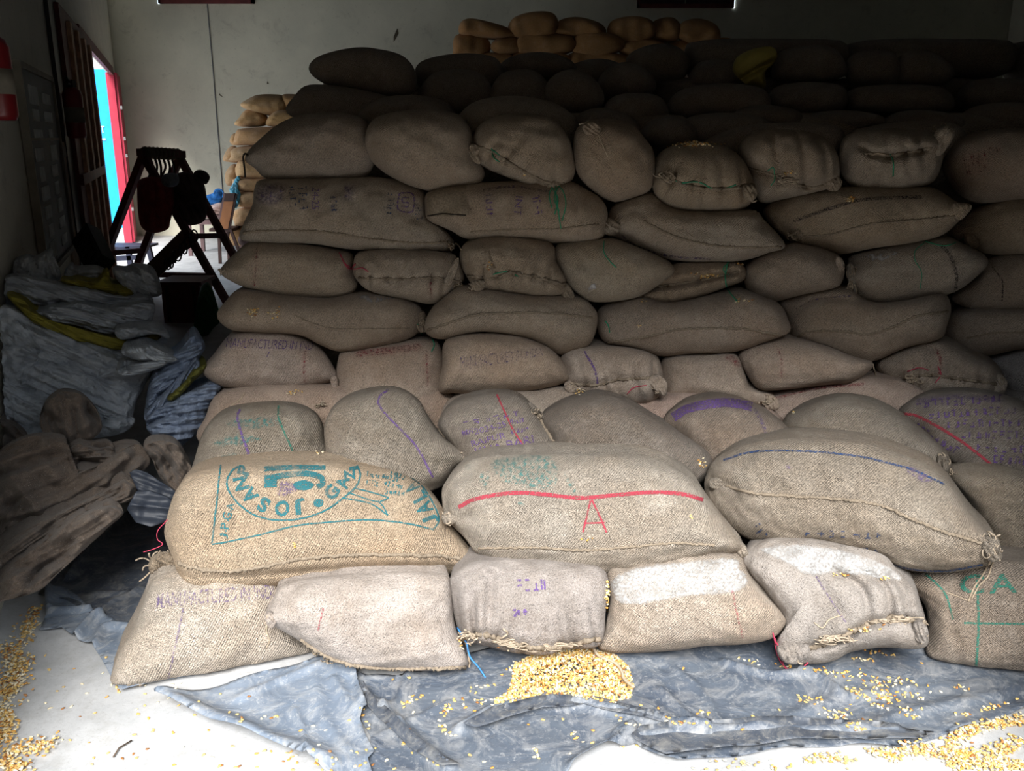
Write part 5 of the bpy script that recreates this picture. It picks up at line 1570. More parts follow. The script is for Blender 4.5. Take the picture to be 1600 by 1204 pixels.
s0, zt0 = lw_px(18, 104); s1, zt1 = lw_px(72, 128)
sb, zb = lw_px(60, 430)
zt = (zt0 + zt1) / 2; zb = max(zb, .55)
bd = empty('notice_board', lw((s0 + s1) / 2, zb, 0.0))
tag(bd, 'dark blue notice board with rows of small pasted cards on the left wall', 'board')
AX = (LD, LN, np.array([0, 0, 1.0]))


def on_wall(mb, sa, sb_, za, zb_, o0, o1):
    return mb.box(lw((sa + sb_) / 2, (za + zb_) / 2, (o0 + o1) / 2), (abs(sb_ - sa), o1 - o0, abs(zb_ - za)), ax=AX)


on_wall(MB(), s0, s1, zb, zt, .005, .03).build('panel', M['board_blue'], bd)
for (a, b_, c_, d_) in ((s0 - .03, s1 + .03, zt, zt + .03), (s0 - .03, s1 + .03, zb - .03, zb), (s0 - .03, s0, zb, zt), (s1, s1 + .03, zb, zt)):
    on_wall(MB(), a, b_, c_, d_, .005, .045).build('frame_rail', M['board_frame'], bd)
rs = np.random.RandomState(4)
rows = 9
for r in range(rows):
    zc = zt - .12 - r * (zt - zb - .2) / (rows - 1)
    for cc in range(2):
        sc = s0 + (s1 - s0) * (0.28 + 0.42 * cc) + rs.uniform(-.04, .04)
        wv, hv = rs.uniform(.16, .30) * (1.3 if r < 2 else 1) * (s1 - s0) / 1.2, rs.uniform(.05, .10)
        on_wall(MB(), sc - wv / 2, sc + wv / 2, zc - hv / 2, zc + hv / 2, .030, .033).build('card', M['paper'], bd)
on_wall(MB(), s0, s1, zt - .36, zt - .345, .03, .034).build('divider', M['board_frame'], bd)

# plank / poster strip
sa, z1 = lw_px(86, 222); sb2, z2 = lw_px(106, 226)
ps = empty('wall_poster', lw((sa + sb2) / 2, .3)); tag(ps, 'tall narrow pale poster panel between the notice board and the door', 'poster')
on_wall(MB(), sa, sb2, .3, z1, .004, .02).build('panel', M['paper_pink'], ps)
on_wall(MB(), sa + .03, sb2 - .03, z1 - .10, z1 - .03, .02, .024).build('header_strip', M['board_frame'], ps)


def extinguisher(px, ytop, ybot, off, label):
    s, zt_ = lw_px(px, ytop, off); _, zb_ = lw_px(px, ybot, off)
    base = lw(s, zb_, off); H = zt_ - zb_
    R = .065
    e = empty('fire_extinguisher', base); tag(e, label, 'extinguisher', 'fire extinguishers on the left wall')
    MB().lathe(base, [(R * .85, 0), (R, .02), (R, H * .78), (R * .8, H * .86), (R * .35, H * .91), (R * .3, H * .95)], 20).build('cylinder', M['ext_red'], e, smooth=True)
    MB().lathe(base, [(R * 1.006, H * .28), (R * 1.006, H * .55)], 20).build('paper_label', M['board_frame'], e, smooth=True)
    m = MB(); m.box(base + np.array([0, 0, H * .97]), (.05, .05, .05)); m.bar(base + np.array([0, 0, H * .99]), base + np.array([.02, -.10, H * 1.06]), .02, .012); m.bar(base + np.array([0, 0, H * .96]), base + np.array([.02, -.10, H * .96]), .02, .012)
    m.build('valve_handle', M['black_rubber'], e)
    P = [base + np.array([0, .02, H * .97]), base + LD * .10 + np.array([0, 0, H * .93]), base + LD * .13 + np.array([0, 0, H * .6]), base + LD * .11 + LN * .04 + np.array([0, 0, H * .2])]
    MB().tube(open_catmull(P, 6), .012, 8).build('hose', M['black_rubber'], e, smooth=True)
    m = MB(); m.bar(base + np.array([0, 0, H * .8]) - LN * (off - .012), base + np.array([0, 0, H * .8]), .03, .01); m.build('bracket', M['steel'], e)


extinguisher(-20, 40, 186, .10, 'red fire extinguisher with pale label cut by the left picture edge')
extinguisher(110, 128, 216, .10, 'red fire extinguisher hanging beside the doorway battens')

# door: leaf folded back against the wall on the near side, maroon frame, red far leaf
sL0, _ = lw_px(101, 200); sL1, _ = lw_px(143, 200)
lf = empty('door_1', lw(sL0, 0.0)); struct(lf)
leaf_h = DH
on_wall(MB(), sL0, sL1 + .1, .02, leaf_h, .02, .06).build('door_leaf', M['frame_red'], lf)
for k in range(4):
    sx = sL0 + (sL1 - sL0) * (.16 + .25 * k)
    on_wall(MB(), sx, sx + .17, .06, 1.25, .06, .09).build('batten', M['wood_batten'], lf)
    on_wall(MB(), sx, sx + .17, 1.33, leaf_h - .08, .06, .09).build('batten', M['wood_batten'], lf)
on_wall(MB(), sL0, sL1, 1.25, 1.33, .06, .085).build('mid_rail', M['frame_red'], lf)
fr = MB(); on_wall(fr, D0 - .02, D0 + .06, 0, DH, -.01, .02); on_wall(fr, D0 - .02, D1 + .02, DH - .04, DH + .08, -.01, .03); None
fr2 = struct(fr.build('door_2', M['frame_red'])); on_wall(MB(), D1 - .05, D1 + .02, 0, DH, -LT - .02, .03).build('jamb', M['door_red'], fr2)
lf2 = on_wall(MB(), D1 + .0, D1 + 1.0, .02, DH, .03, .07).build('door_3', M['door_red']); struct(lf2)
for zz in (.5, 1.3, 1.55, 2.0):
    on_wall(MB(), D1 - .03, D1 + .05, zz, zz + .05, .07, .10).build('bolt', M['steel'], lf2)
# dark frame strip beside the near leaf
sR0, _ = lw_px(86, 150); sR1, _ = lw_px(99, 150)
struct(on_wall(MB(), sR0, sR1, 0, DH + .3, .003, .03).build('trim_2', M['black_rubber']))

# blue gate outside the doorway
M['gate_blue'] = plain('gate_blue', (0.01, 0.30, 0.72), 0.45, 0.4, var=.08)
M['gate_dark'] = plain('gate_edge', (0.02, 0.03, 0.12), 0.5, 0.4)
M['white_paint'] = plain('white_paint', (0.85, 0.85, 0.85), 0.5, 0.3, var=.05)
Pg0 = at_y((126, 108), 16.5)[0]; Pg1 = at_y((190, 108), 16.5)[0]
gt = empty('blue_gate', ((Pg0[0] + Pg1[0]) / 2, 16.5, 0)); tag(gt, 'bright blue sheet gate with white letters standing outside the side doorway', 'gate')
MB().box(((Pg0[0] + Pg1[0]) / 2, 16.53, Pg0[2] / 2), (Pg1[0] - Pg0[0] + 1.2, .05, Pg0[2])).build('sheet', M['gate_blue'], gt)
xg = at_y((166, 200), 16.45)[0][0]
MB().box((xg + .15, 16.48, Pg0[2] / 2), (.06, .06, Pg0[2])).build('post', M['gate_dark'], gt)
V, Fc = glyphs('EXIT', .01)
a_, b_ = at_y((141, 197), 16.49)[0], at_y((164, 208), 16.49)[0]
P = np.stack([a_[0] + (b_[0] - a_[0]) * V[:, 0], np.full(len(V), 16.49), b_[2] + (a_[2] - b_[2]) * V[:, 1]], 1)
me = mesh_from('lettering', P - np.array(gt.location), Fc); me.materials.append(M['white_paint'])
o = bpy.data.objects.new('lettering', me); COL.objects.link(o); o.parent = gt
u1, u2 = at_y((152, 216), 16.49)[0], at_y((165, 219), 16.49)[0]
MB().box(((u1[0] + u2[0]) / 2, 16.495, (u1[2] + u2[2]) / 2), (u2[0] - u1[0], .01, abs(u1[2] - u2[2]))).build('underline', M['white_paint'], gt)

# ------------------------------------------------------------------ A-frame stand with straps and bags
M['maroon_wood'] = plain('maroon_frame', (0.13, 0.040, 0.040), 0.55, 0.4, var=.3, nscale=12)
M['strap'] = plain('dark_strap', (0.05, 0.04, 0.036), 0.8, 0.2)
M['bag_maroon'] = plain('maroon_bag', (0.26, 0.035, 0.04), 0.85, 0.15, var=.4, nscale=9); MATKEY['maroon_bag'] = 'bag_maroon'
M['bag_black'] = plain('dark_bag', (0.10, 0.065, 0.06), 0.85, 0.15, var=.5, nscale=9); MATKEY['dark_bag'] = 'bag_black'
M['rope'] = plain('rope_wrap', (0.16, 0.13, 0.09), 0.95, 0.1, var=.3, nscale=60)
E1p = at_y((224, 243), 8.8)[0]; E2p = at_y((281, 246), 9.25)[0]
feet = [at_z((138, 469))[0], at_z((357, 476))[0], at_z((196, 462))[0], at_z((401, 464))[0]]
st = empty('hoist_stand', ((E1p[0] + E2p[0]) / 2, 9.0, 0)); tag(st, 'maroon A-frame stand with wrapped top beam in front of the doorway', 'stand')
tops = [E1p, E1p, E2p, E2p]
for a, b in zip(tops, feet):
    MB().bar(a, b, .065, .065).build('leg', M['maroon_wood'], st)
MB().bar(E1p + np.array([-.03, -.015, .03]), E2p + np.array([.03, .015, .03]), .08, .07).build('top_beam', M['maroon_wood'], st)
for k in range(9):
    c = E1p + (E2p - E1p) * (k + .5) / 9 + np.array([0, 0, .03])
    d = (E2p - E1p) / np.linalg.norm(E2p - E1p)
    MB().lathe(c - d * .018, [(.052, 0), (.060, .018), (.052, .036)], 10, axis=d).build('rope_wrap', M['rope'], st, smooth=True)
lerp = lambda a, b, t: a + (b - a) * t
MB().bar(lerp(tops[1], feet[1], .53), lerp(tops[3], feet[3], .55), .06, .05).build('cross_rail', M['maroon_wood'], st)
MB().bar(lerp(tops[0], feet[0], .66), lerp(tops[2], feet[2], .66), .06, .05).build('cross_rail', M['maroon_wood'], st)
MB().bar(lerp(tops[0], feet[0], .80), lerp(tops[1], feet[1], .80), .06, .05).build('cross_rail', M['maroon_wood'], st)
for k, xx in enumerate((236, 243, 249, 256, 263, 270)):
    t_ = (xx - 224) / 57
    a = lerp(E1p, E2p, t_)
    P = [a + np.array([.0, -.03, -.02]), a + np.array([.02, -.05, -.10]), a + np.array([-.03 + .02 * (k % 3), -.06, -.22]), a + np.array([.0, -.05, -.30 - .04 * (k % 2)])]
    MB().tube(open_catmull(P, 5), .012, 6).build('strap', M['strap'], st, smooth=True)
sack('MB1', [(214, 300), (216, 283), (232, 276), (258, 279), (270, 290), (272, 320), (266, 346), (262, 358), (240, 364), (222, 356), (216, 335)], 8.7, 'dark maroon bag hanging in the left of the A-frame stand', 'bags hanging in the A-frame stand', name='hanging_bag', cat='bag', mat='bag_maroon', df=.14, db=.14, na=60, nr=14, feats=[('folds', 80, 14, .02)])
sack('MB2', [(268, 300), (272, 275), (290, 268), (304, 275), (318, 285), (323, 310), (322, 340), (310, 350), (290, 352), (274, 345)], 8.9, 'tattered dark bag hanging in the right of the A-frame stand', 'bags hanging in the A-frame stand', name='hanging_bag', cat='bag', mat='bag_black', df=.14, db=.14, na=60, nr=14, feats=[('folds', 70, 12, .03)])
sack('MB3', [(252, 280), (257, 272), (268, 270), (278, 273), (280, 284), (274, 291), (262, 292), (254, 288)], 8.5, 'pale grey cloth pouch tied in the A-frame stand', name='cloth_pouch', cat='pouch', mat='bag_white', tint=(.7, .7, .72), df=.06, db=.05, na=40, nr=10)
sack('MB4', [(296, 290), (304, 268), (318, 266), (328, 276), (322, 288), (312, 284), (304, 296)], 9.0, 'tangle of dark straps knotted at the right of the A-frame stand', name='strap_tangle', cat='straps', mat='bag_black', df=.05, db=.05, na=50, nr=12, feats=[('folds', 40, 5, .03)])

# things under and around the stand
M['plank'] = plain('old_plank', (0.12, 0.085, 0.055), 0.85, 0.2, var=.3, nscale=16)
o = MB().bar(at_y((238, 424), 8.6)[0], at_y((300, 362), 9.1)[0], .16, .03, up=(.3, -.9, .3)).build('plank', M['plank']); tag(o, 'worn plank leaning diagonally under the hanging bags', 'plank')
ch = empty('chain', at_y((290, 400), 8.4)[0]); tag(ch, 'dark chain hanging in loops from the leaning plank', 'chain')
for k in range(9):
    a = at_y((262 + k * 5.2, 412 - k * 5.5 + (k % 2) * 3), 8.5)[0]
    tt_ = np.linspace(0, 2 * math.pi, 13)
    ang = k * 1.2
    ring = np.stack([.030 * np.cos(tt_) * math.cos(ang), .030 * np.cos(tt_) * math.sin(ang), .055 * np.sin(tt_)], 1) + a
    MB().tube(ring, .008, 5, caps=False).build('link', M['strap'], ch, smooth=True)
bx = empty('maroon_box', at_z((285, 505))[0]); tag(bx, 'dark maroon wooden box on the ground under the A-frame stand', 'box')
bl = np.array(bx.location)
MB().box(bl + np.array([0, .2, .17]), (.34, .34, .34)).build('body', M['maroon_wood'], bx)
MB().box(bl + np.array([0, .2, .355]), (.40, .40, .03)).build('lid', M['maroon_wood'], bx)
for dx in (-.12, .12):
    MB().box(bl + np.array([dx, .025, .17]), (.03, .012, .32)).build('slat', M['strap'], bx)
M['net_green'] = woven('green_net', (0.025, 0.14, 0.055), (0.02, 0.10, 0.04)); MATKEY['green_net'] = 'net_green'
sack('NET', [(303, 520), (308, 470), (316, 446), (328, 443), (338, 470), (344, 500), (334, 512), (318, 530)], 7.4, 'crumpled green net bag on the ground beside the maroon box', name='net_bag', cat='bag', mat='net_green', df=.09, db=.1, na=60, nr=16, feats=[('folds', 60, 9, .02)])

# black perforated crate leaning on the wall
Pc = at_y((118, 348), 4.9)[0]; Pd = at_y((152, 420), 4.6)[0]
cr = empty('plastic_crate', (Pd[0], Pd[1], Pd[2])); tag(cr, 'black perforated plastic crate tilted against the wall above the heap', 'crate')
Oc = at_y((137, 388), 4.75)[0]
ax1 = Pd - Pc; ax1 /= np.linalg.norm(ax1); ax3 = np.cross(ax1, np.array([0, -1.0, 0])); ax3 /= np.linalg.norm(ax3); ax2 = np.cross(ax3, ax1)
for i in range(6):
    c = Oc + ax1 * (-.135 + .054 * i)
    MB().box(c, (.022, .02, .115), ax=(ax1, ax2, ax3)).build('rib', M['black_rubber'], cr)
for j in (-.05, -.016, .018, .052):
    MB().box(Oc + ax3 * j + ax2 * .0, (.29, .018, .016), ax=(ax1, ax2, ax3)).build('slat', M['black_rubber'], cr)
for j in (-.062, .062):
    MB().box(Oc + ax3 * j - ax2 * .035, (.30, .08, .012), ax=(ax1, ax2, ax3)).build('side_panel', M['black_rubber'], cr)
MB().box(Oc - ax1 * .15 - ax2 * .035, (.012, .08, .13), ax=(ax1, ax2, ax3)).build('end_panel', M['black_rubber'], cr)
MB().box(Oc + ax1 * .15 - ax2 * .035, (.012, .08, .13), ax=(ax1, ax2, ax3)).build('end_panel', M['black_rubber'], cr)

# low metal bench by the doorway
M['bench_metal'] = plain('bench_dark_blue', (0.012, 0.014, 0.035), 0.45, 0.5)
bn = empty('metal_bench', at_z((208, 440))[0]); tag(bn, 'dark metal bench frame in front of the bright doorway', 'bench')
yb = bn.location.y
pz = lambda x, y, Y=yb: at_y((x, y), Y)[0]
for (a, b) in (((172, 390), (234, 386)), ((172, 404), (214, 402)), ((174, 388), (180, 440)), ((200, 385), (208, 440)), ((226, 386), (212, 440)), ((232, 386), (246, 440))):
    MB().bar(pz(*a), pz(*b), .05, .05).build('frame_bar', M['bench_metal'], bn)
MB().box(at_y((203, 384), yb + .2)[0], (.5, .42, .025)).build('seat', M['bench_metal'], bn)

# far table, chair and the clutter on the table
M['table_wood'] = plain('table_wood', (0.16, 0.10, 0.10), 0.6, 0.3, var=.2)
M['chair_brown'] = plain('chair_brown', (0.36, 0.15, 0.06), 0.55, 0.35, var=.15)
M['chair_dark'] = plain('chair_dark', (0.06, 0.03, 0.025), 0.55, 0.35)
tz = at_z((350, 401))[0]
tb = empty('small_table', at_z((330, 398))[0]); tag(tb, 'small wooden table carrying a blue bag far back by the doorway', 'table')
ty = tb.location.y
tp = at_y((328, 337), ty)[0]
MB().box((tp[0], ty + .15, tp[2]), (.62, .62, .035)).build('tabletop', M['table_wood'], tb)
for dx in (-.26, .26):
    for dy in (-.11, .41):
        MB().bar((tp[0] + dx, ty + dy, tp[2]), (tp[0] + dx * 1.06, ty + dy, 0), .05, .05).build('leg', M['table_wood'], tb)
MB().box((tp[0], ty - .1, tp[2] - .07), (.52, .03, .08)).build('apron', M['table_wood'], tb)
M['cloth_blue'] = woven('blue_cloth', (0.01, 0.12, 0.42), (0.03, 0.22, 0.60)); MATKEY['blue_cloth'] = 'cloth_blue'
M['cloth_pink'] = woven('pale_cloth', (0.50, 0.33, 0.30), (0.60, 0.50, 0.48)); MATKEY['pale_cloth'] = 'cloth_pink'
sack('BLU', [(320, 318), (322, 306), (332, 302), (340, 297), (349, 300), (350, 312), (340, 320), (328, 322)], ty + .1, 'blue bag with looped handle lying on the small table', name='blue_bag', cat='bag', mat='cloth_blue', df=.10, db=.1, na=48, nr=12, feats=[('folds', -10, 7, .03)])
MB().tube(open_catmull([at_y(q, ty - .02)[0] for q in ((334, 303), (337, 297), (344, 296), (349, 301), (348, 308))], 5), .012, 6).build('handle', M['cloth_blue'], SACKS['BLU'][0], smooth=True)
sack('PNK', [(321, 336), (324, 324), (336, 318), (347, 317), (350, 328), (346, 337), (332, 339)], ty - .02, 'heap of pale pink cloth on the small table below the blue bag', name='cloth_heap', cat='cloth', mat='cloth_pink', df=.10, db=.1, na=48, nr=12, feats=[('folds', 20, 7, .03)])
chy = ty - .9
ce = empty('wooden_chair', at_y((352, 400), chy)[0] * np.array([1, 1, 0])); tag(ce, 'brown wooden chair with leaning back beside the far table', 'chair')
A_, B_, C_, D_ = [at_y(q, chy)[0] for q in ((353, 302), (368, 302), (357, 357), (342, 357))]
dn = np.array([0, .03, 0])
V = [A_ - dn, B_ - dn, C_ - dn, D_ - dn, A_ + dn, B_ + dn, C_ + dn, D_ + dn]
FB = [(0, 1, 2, 3), (7, 6, 5, 4), (0, 4, 5, 1), (1, 5, 6, 2), (2, 6, 7, 3), (3, 7, 4, 0)]
mbk = MB().add([lerp(A_, D_, .2) - dn * .8, lerp(B_, C_, .2) - dn * .8, C_ - dn * .8, D_ - dn * .8, lerp(A_, D_, .2) + dn * .8, lerp(B_, C_, .2) + dn * .8, C_ + dn * .8, D_ + dn * .8], FB)
mbk.build('backrest', M['chair_brown'], ce)
MB().add([A_ - dn, B_ - dn, lerp(B_, C_, .22) - dn, lerp(A_, D_, .22) - dn, A_ + dn, B_ + dn, lerp(B_, C_, .22) + dn, lerp(A_, D_, .22) + dn], FB).build('top_rail', M['chair_dark'], ce)
MB().bar(A_, D_, .035, .05).build('back_post', M['table_wood'], ce); MB().bar(B_, C_, .03, .05).build('back_post', M['chair_dark'], ce)
MB().box((D_[0] + .02, chy + .2, D_[2] - .02), (.30, .40, .04)).build('seat', M['chair_dark'], ce)
for (x, y0) in ((344, .0), (362, .0), (344, .38), (362, .38)):
    a = at_y((x - 2, 358), chy)[0] + np.array([0, y0, 0]); b = np.array([a[0] + (.14 if x > 350 else -.02), a[1], 0])
    MB().bar(a, b, .035, .035).build('leg', M['chair_dark'], ce)
M['cyan_plastic'] = plain('cyan_plastic', (0.10, 0.45, 0.62), 0.5, 0.4, dirt=(.7, .75, .8)); MATKEY['cyan_plastic'] = 'cyan_plastic'
sack('CY1', [(358, 298), (364, 286), (371, 275), (376, 278), (372, 292), (376, 304), (372, 322), (366, 324), (364, 306)], 12.0, 'cyan and white plastic bag hanging on the far daylit stack', name='plastic_bag', cat='bag', mat='cyan_plastic', df=.05, db=.05, na=40, nr=10, feats=[('folds', 60, 5, .03)])
sack('BRK', [(226, 382), (227, 375), (236, 374), (238, 380), (236, 384)], 12.0, 'small brick-coloured lump on the bright floor by the doorway', name='brick', cat='brick', mat='cloth_pink', tint=(.9, .5, .4), df=.06, db=.06, na=32, nr=8)
sack('SHP', [(372, 378), (376, 364), (384, 360), (396, 366), (398, 380), (386, 388)], 11.5, 'small dark sack on the floor at the foot of the far stack', name='small_sack', cat='sack', mat='bag_black', df=.1, db=.1, na=40, nr=10)
# ------------------------------------------------------------------ plastic floor sheets
def tarp_mat(name, c1, c2, dust):
    m, nt, b = nmat(name)
    tc = N(nt, 'ShaderNodeTexCoord')
    v = tc.outputs['Object']
    c = mixc(nt, ramp(nt, noise(nt, v, 5, 6, .65, .8), [(0.35, g(0)), (0.65, g(1))]), c1, c2)
    c = mixc(nt, ramp(nt, noise(nt, v, 9, 8, .74, 1.5), [(0.47, g(0)), (0.70, g(.85))]), c, dust)
    c = mixc(nt, ramp(nt, noise(nt, v, 70, 4, .7), [(0.56, g(0)), (0.66, g(.5))]), c, tuple(x * 1.15 for x in dust))
    nt.links.new(c, b.inputs['Base Color'])
    b.inputs['Roughness'].default_value = 0.48
    b.inputs['Specular IOR Level'].default_value = 0.45
    n1 = bump(nt, b, noise(nt, v, 9, 3, .5, 1.0), .35, .03)
    bump(nt, b, noise(nt, v, 110, 4, .7), .2, .004, n1)
    return m


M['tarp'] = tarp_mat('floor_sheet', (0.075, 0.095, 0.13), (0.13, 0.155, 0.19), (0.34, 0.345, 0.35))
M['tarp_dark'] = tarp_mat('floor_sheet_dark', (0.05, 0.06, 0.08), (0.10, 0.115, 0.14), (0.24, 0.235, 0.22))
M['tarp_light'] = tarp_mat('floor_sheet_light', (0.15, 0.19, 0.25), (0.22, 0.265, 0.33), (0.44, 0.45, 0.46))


def inside(X, poly):
    poly = np.asarray(poly); x, y = X[:, 0], X[:, 1]
    c = np.zeros(len(X), bool); j = len(poly) - 1
    for i in range(len(poly)):
        xi, yi = poly[i]; xj, yj = poly[j]
        c ^= ((yi > y) != (yj > y)) & (x < (xj - xi) * (y - yi) / (yj - yi + 1e-12) + xi)
        j = i
    return c


def sheet(key, name, outline, mat, label, z0=.004, folds=(), step=.011, seed=0, amp=.006, group=None, rim=.006, th=.0012):
    """a wrinkled sheet lying on the floor: contour from floor points, folds as raised ridges"""
    G = at_z(np.asarray(outline, float))[:, :2]
    lo, hi = G.min(0), G.max(0)
    nx = int((hi[0] - lo[0]) / step) + 2; ny = int((hi[1] - lo[1]) / step) + 2
    gx, gy = np.meshgrid(lo[0] + np.arange(nx) * step, lo[1] + np.arange(ny) * step)
    X = np.stack([gx.ravel(), gy.ravel()], 1)
    inn = inside(X, G)
    # snap border vertices to the contour
    closed = np.vstack([G, G[:1]])
    d, s, sd = polydist(X, closed)
    keep = inn | (d < step * .75)
    near = (d < step * .75)
    q = X.copy()
    bestd = np.full(len(X), 1e9)
    for a, b in zip(closed[:-1], closed[1:]):
        dd = b - a; t = np.clip(((X - a) @ dd) / (dd @ dd + 1e-12), 0, 1); pp = a + t[:, None] * dd
        ds = np.linalg.norm(X - pp, axis=1); m = (ds < bestd) & near; q[m] = pp[m]; bestd[m] = ds[m]
    P3 = np.column_stack([q, np.zeros(len(q))])
    rs = np.random.RandomState(seed)
    z = z0 + np.abs(lumps(P3, seed, ((amp, .40, 5), (amp * .4, .16, 5)))) * 1.0
    for pts, h, w in folds:
        L = at_z(open_catmull(pts))[:, :2]
        dd, ss, sg = polydist(q, L)
        z += h * np.exp(-(dd / w) ** 2) * np.where(sg > 0, 1, np.exp(-(dd / (w * .6)) ** 2))
    edge = np.where(d < .05, 1 - d / .05, 0)
    z += rim * edge * (0.5 + 0.5 * np.sin(s * 23 + seed))
    idx = -np.ones(len(X), int); idx[keep] = np.arange(keep.sum())
    V = np.column_stack([q[keep], z[keep]])
    Fc = []
    for j in range(ny - 1):
        for i in range(nx - 1):
            a, b, c, d_ = j * nx + i, j * nx + i + 1, (j + 1) * nx + i + 1, (j + 1) * nx + i
            if keep[a] and keep[b] and keep[c] and keep[d_]:
                Fc.append((idx[a], idx[b], idx[c], idx[d_]))
    loc = np.array([V[:, 0].mean(), V[:, 1].mean(), 0])
    me = mesh_from(name, V - loc, Fc)
    me.materials.append(M[mat])
    me.polygons.foreach_set('use_smooth', [True] * len(me.polygons))
    o = bpy.data.objects.new(name, me); COL.objects.link(o); o.location = loc
    so = o.modifiers.new('thickness', 'SOLIDIFY'); so.thickness = th; so.offset = -1
    tag(o, label, 'plastic sheet', group)
    bv = BVHTree.FromPolygons([tuple(v) for v in V], Fc)
    BVHS.append((bv, o)); SACKS[key] = (o, bv, 2.3)
    return o


TG = 'plastic sheets on the floor'
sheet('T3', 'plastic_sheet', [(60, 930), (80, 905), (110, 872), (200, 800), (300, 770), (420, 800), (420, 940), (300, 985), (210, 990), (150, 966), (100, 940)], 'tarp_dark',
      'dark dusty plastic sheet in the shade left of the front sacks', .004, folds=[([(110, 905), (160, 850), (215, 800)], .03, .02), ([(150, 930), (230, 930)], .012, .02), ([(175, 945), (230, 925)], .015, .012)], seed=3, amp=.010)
sheet('T2', 'plastic_sheet', [(72, 920), (98, 920), (122, 935), (148, 958), (185, 975), (230, 988), (330, 1000), (330, 1050), (190, 1085), (172, 1060), (158, 1035), (142, 1010), (120, 1003), (98, 985), (62, 988), (72, 965)], 'tarp_light',
      'grey plastic sheet corner peeling up at the left of the front row', .008, folds=[([(122, 1000), (145, 972), (160, 965)], .03, .016), ([(75, 960), (110, 958), (140, 955)], .018, .02), ([(150, 1015), (165, 985), (200, 985)], .02, .018), ([(72, 920), (76, 955)], .02, .02)], seed=5, amp=.005)
sheet('T1', 'plastic_sheet', [(498, 1035), (545, 1044), (575, 1062), (620, 1060), (700, 1040), (900, 960), (1200, 940), (1650, 950), (1720, 1030), (1720, 1090), (1600, 1112), (1530, 1135), (1460, 1158), (1405, 1172), (1330, 1168), (1230, 1172), (1180, 1182), (1120, 1186), (1060, 1194), (1030, 1186), (990, 1164), (940, 1180), (880, 1215), (800, 1240), (650, 1260), (575, 1240), (580, 1160), (560, 1120), (572, 1100), (530, 1060)], 'tarp',
      'blue-grey wrinkled plastic sheet spread under the bottom front row', .005,
      folds=[([(720, 1145), (780, 1115), (850, 1108), (905, 1110)], .030, .022), ([(905, 1108), (960, 1118), (1020, 1135), (1100, 1158)], .030, .020), ([(900, 1095), (925, 1115), (960, 1122)], .02, .012),
             ([(900, 1205), (960, 1170), (990, 1142), (965, 1150)], .030, .02), ([(1000, 1160), (1100, 1152), (1250, 1150), (1400, 1152)], .028, .03), ([(1030, 1080), (1070, 1120), (1100, 1150)], .016, .014),
             ([(560, 1085), (600, 1120), (660, 1175), (700, 1204)], .028, .02), ([(1130, 1040), (1200, 1060), (1260, 1060), (1310, 1090)], .020, .02), ([(1250, 1055), (1290, 1070), (1305, 1092)], .016, .010), ([(640, 1050), (620, 1100), (590, 1120)], .018, .02),
             ([(1180, 1150), (1300, 1100), (1420, 1080)], .012, .03), ([(1330, 1150), (1420, 1120), (1560, 1090)], .012, .03), ([(700, 1100), (640, 1130), (600, 1150)], .010, .016), ([(1050, 1045), (1100, 1090), (1120, 1130)], .010, .014)], seed=9, amp=.006, rim=.012)
sheet('T4', 'plastic_sheet', [(243, 1104), (290, 1093), (345, 1080), (420, 1058), (500, 1034), (540, 1042), (556, 1058), (562, 1090), (575, 1120), (562, 1132), (572, 1158), (586, 1186), (575, 1200), (590, 1240), (560, 1250), (480, 1204), (400, 1172), (330, 1146), (280, 1124)], 'tarp_light',
      'pale blue plastic sheet flap with torn right edge on the bare floor', .016,
      folds=[([(250, 1104), (330, 1140), (420, 1176), (500, 1205)], .034, .05), ([(460, 1118), (475, 1160), (480, 1204)], .012, .008), ([(380, 1100), (430, 1075), (500, 1048)], .012, .02), ([(520, 1070), (545, 1110), (575, 1130)], .016, .02), ([(490, 1060), (500, 1120), (540, 1180)], .008, .02), ([(545, 1045), (560, 1075), (565, 1110)], .02, .02)], seed=14, amp=.006, rim=.014)

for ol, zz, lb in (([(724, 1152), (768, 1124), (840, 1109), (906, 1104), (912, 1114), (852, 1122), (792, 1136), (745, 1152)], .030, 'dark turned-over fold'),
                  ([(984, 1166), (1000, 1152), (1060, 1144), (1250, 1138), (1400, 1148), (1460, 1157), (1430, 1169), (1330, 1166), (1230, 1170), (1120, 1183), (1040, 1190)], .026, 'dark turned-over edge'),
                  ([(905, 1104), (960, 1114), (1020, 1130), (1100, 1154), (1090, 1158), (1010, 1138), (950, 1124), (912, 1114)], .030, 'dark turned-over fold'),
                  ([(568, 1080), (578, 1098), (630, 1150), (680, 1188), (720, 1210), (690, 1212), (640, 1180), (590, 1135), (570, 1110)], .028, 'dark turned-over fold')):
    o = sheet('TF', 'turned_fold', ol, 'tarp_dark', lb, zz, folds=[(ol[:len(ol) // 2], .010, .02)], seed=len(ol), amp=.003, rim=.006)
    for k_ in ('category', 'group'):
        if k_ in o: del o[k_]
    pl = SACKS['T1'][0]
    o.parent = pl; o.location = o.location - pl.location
# ------------------------------------------------------------------ maize kernels
def kmat(name, c):
    m, nt, b = nmat(name)
    oi = N(nt, 'ShaderNodeTexCoord')
    f = noise(nt, oi.outputs['Object'], 60, 2, .5)
    cc = mixc(nt, ramp(nt, f, [(0.35, g(0)), (0.65, g(1))]), tuple(x * .8 for x in c), tuple(min(1, x * 1.15) for x in c))
    nt.links.new(cc, b.inputs['Base Color'])
    b.inputs['Roughness'].default_value = 0.4
    b.inputs['Specular IOR Level'].default_value = 0.4
    return m


KM = [kmat('kernel_yellow', (0.80, 0.55, 0.20)), kmat('kernel_orange', (0.74, 0.38, 0.09)), kmat('kernel_pale', (0.86, 0.76, 0.54)), kmat('kernel_brown', (0.40, 0.17, 0.05))]


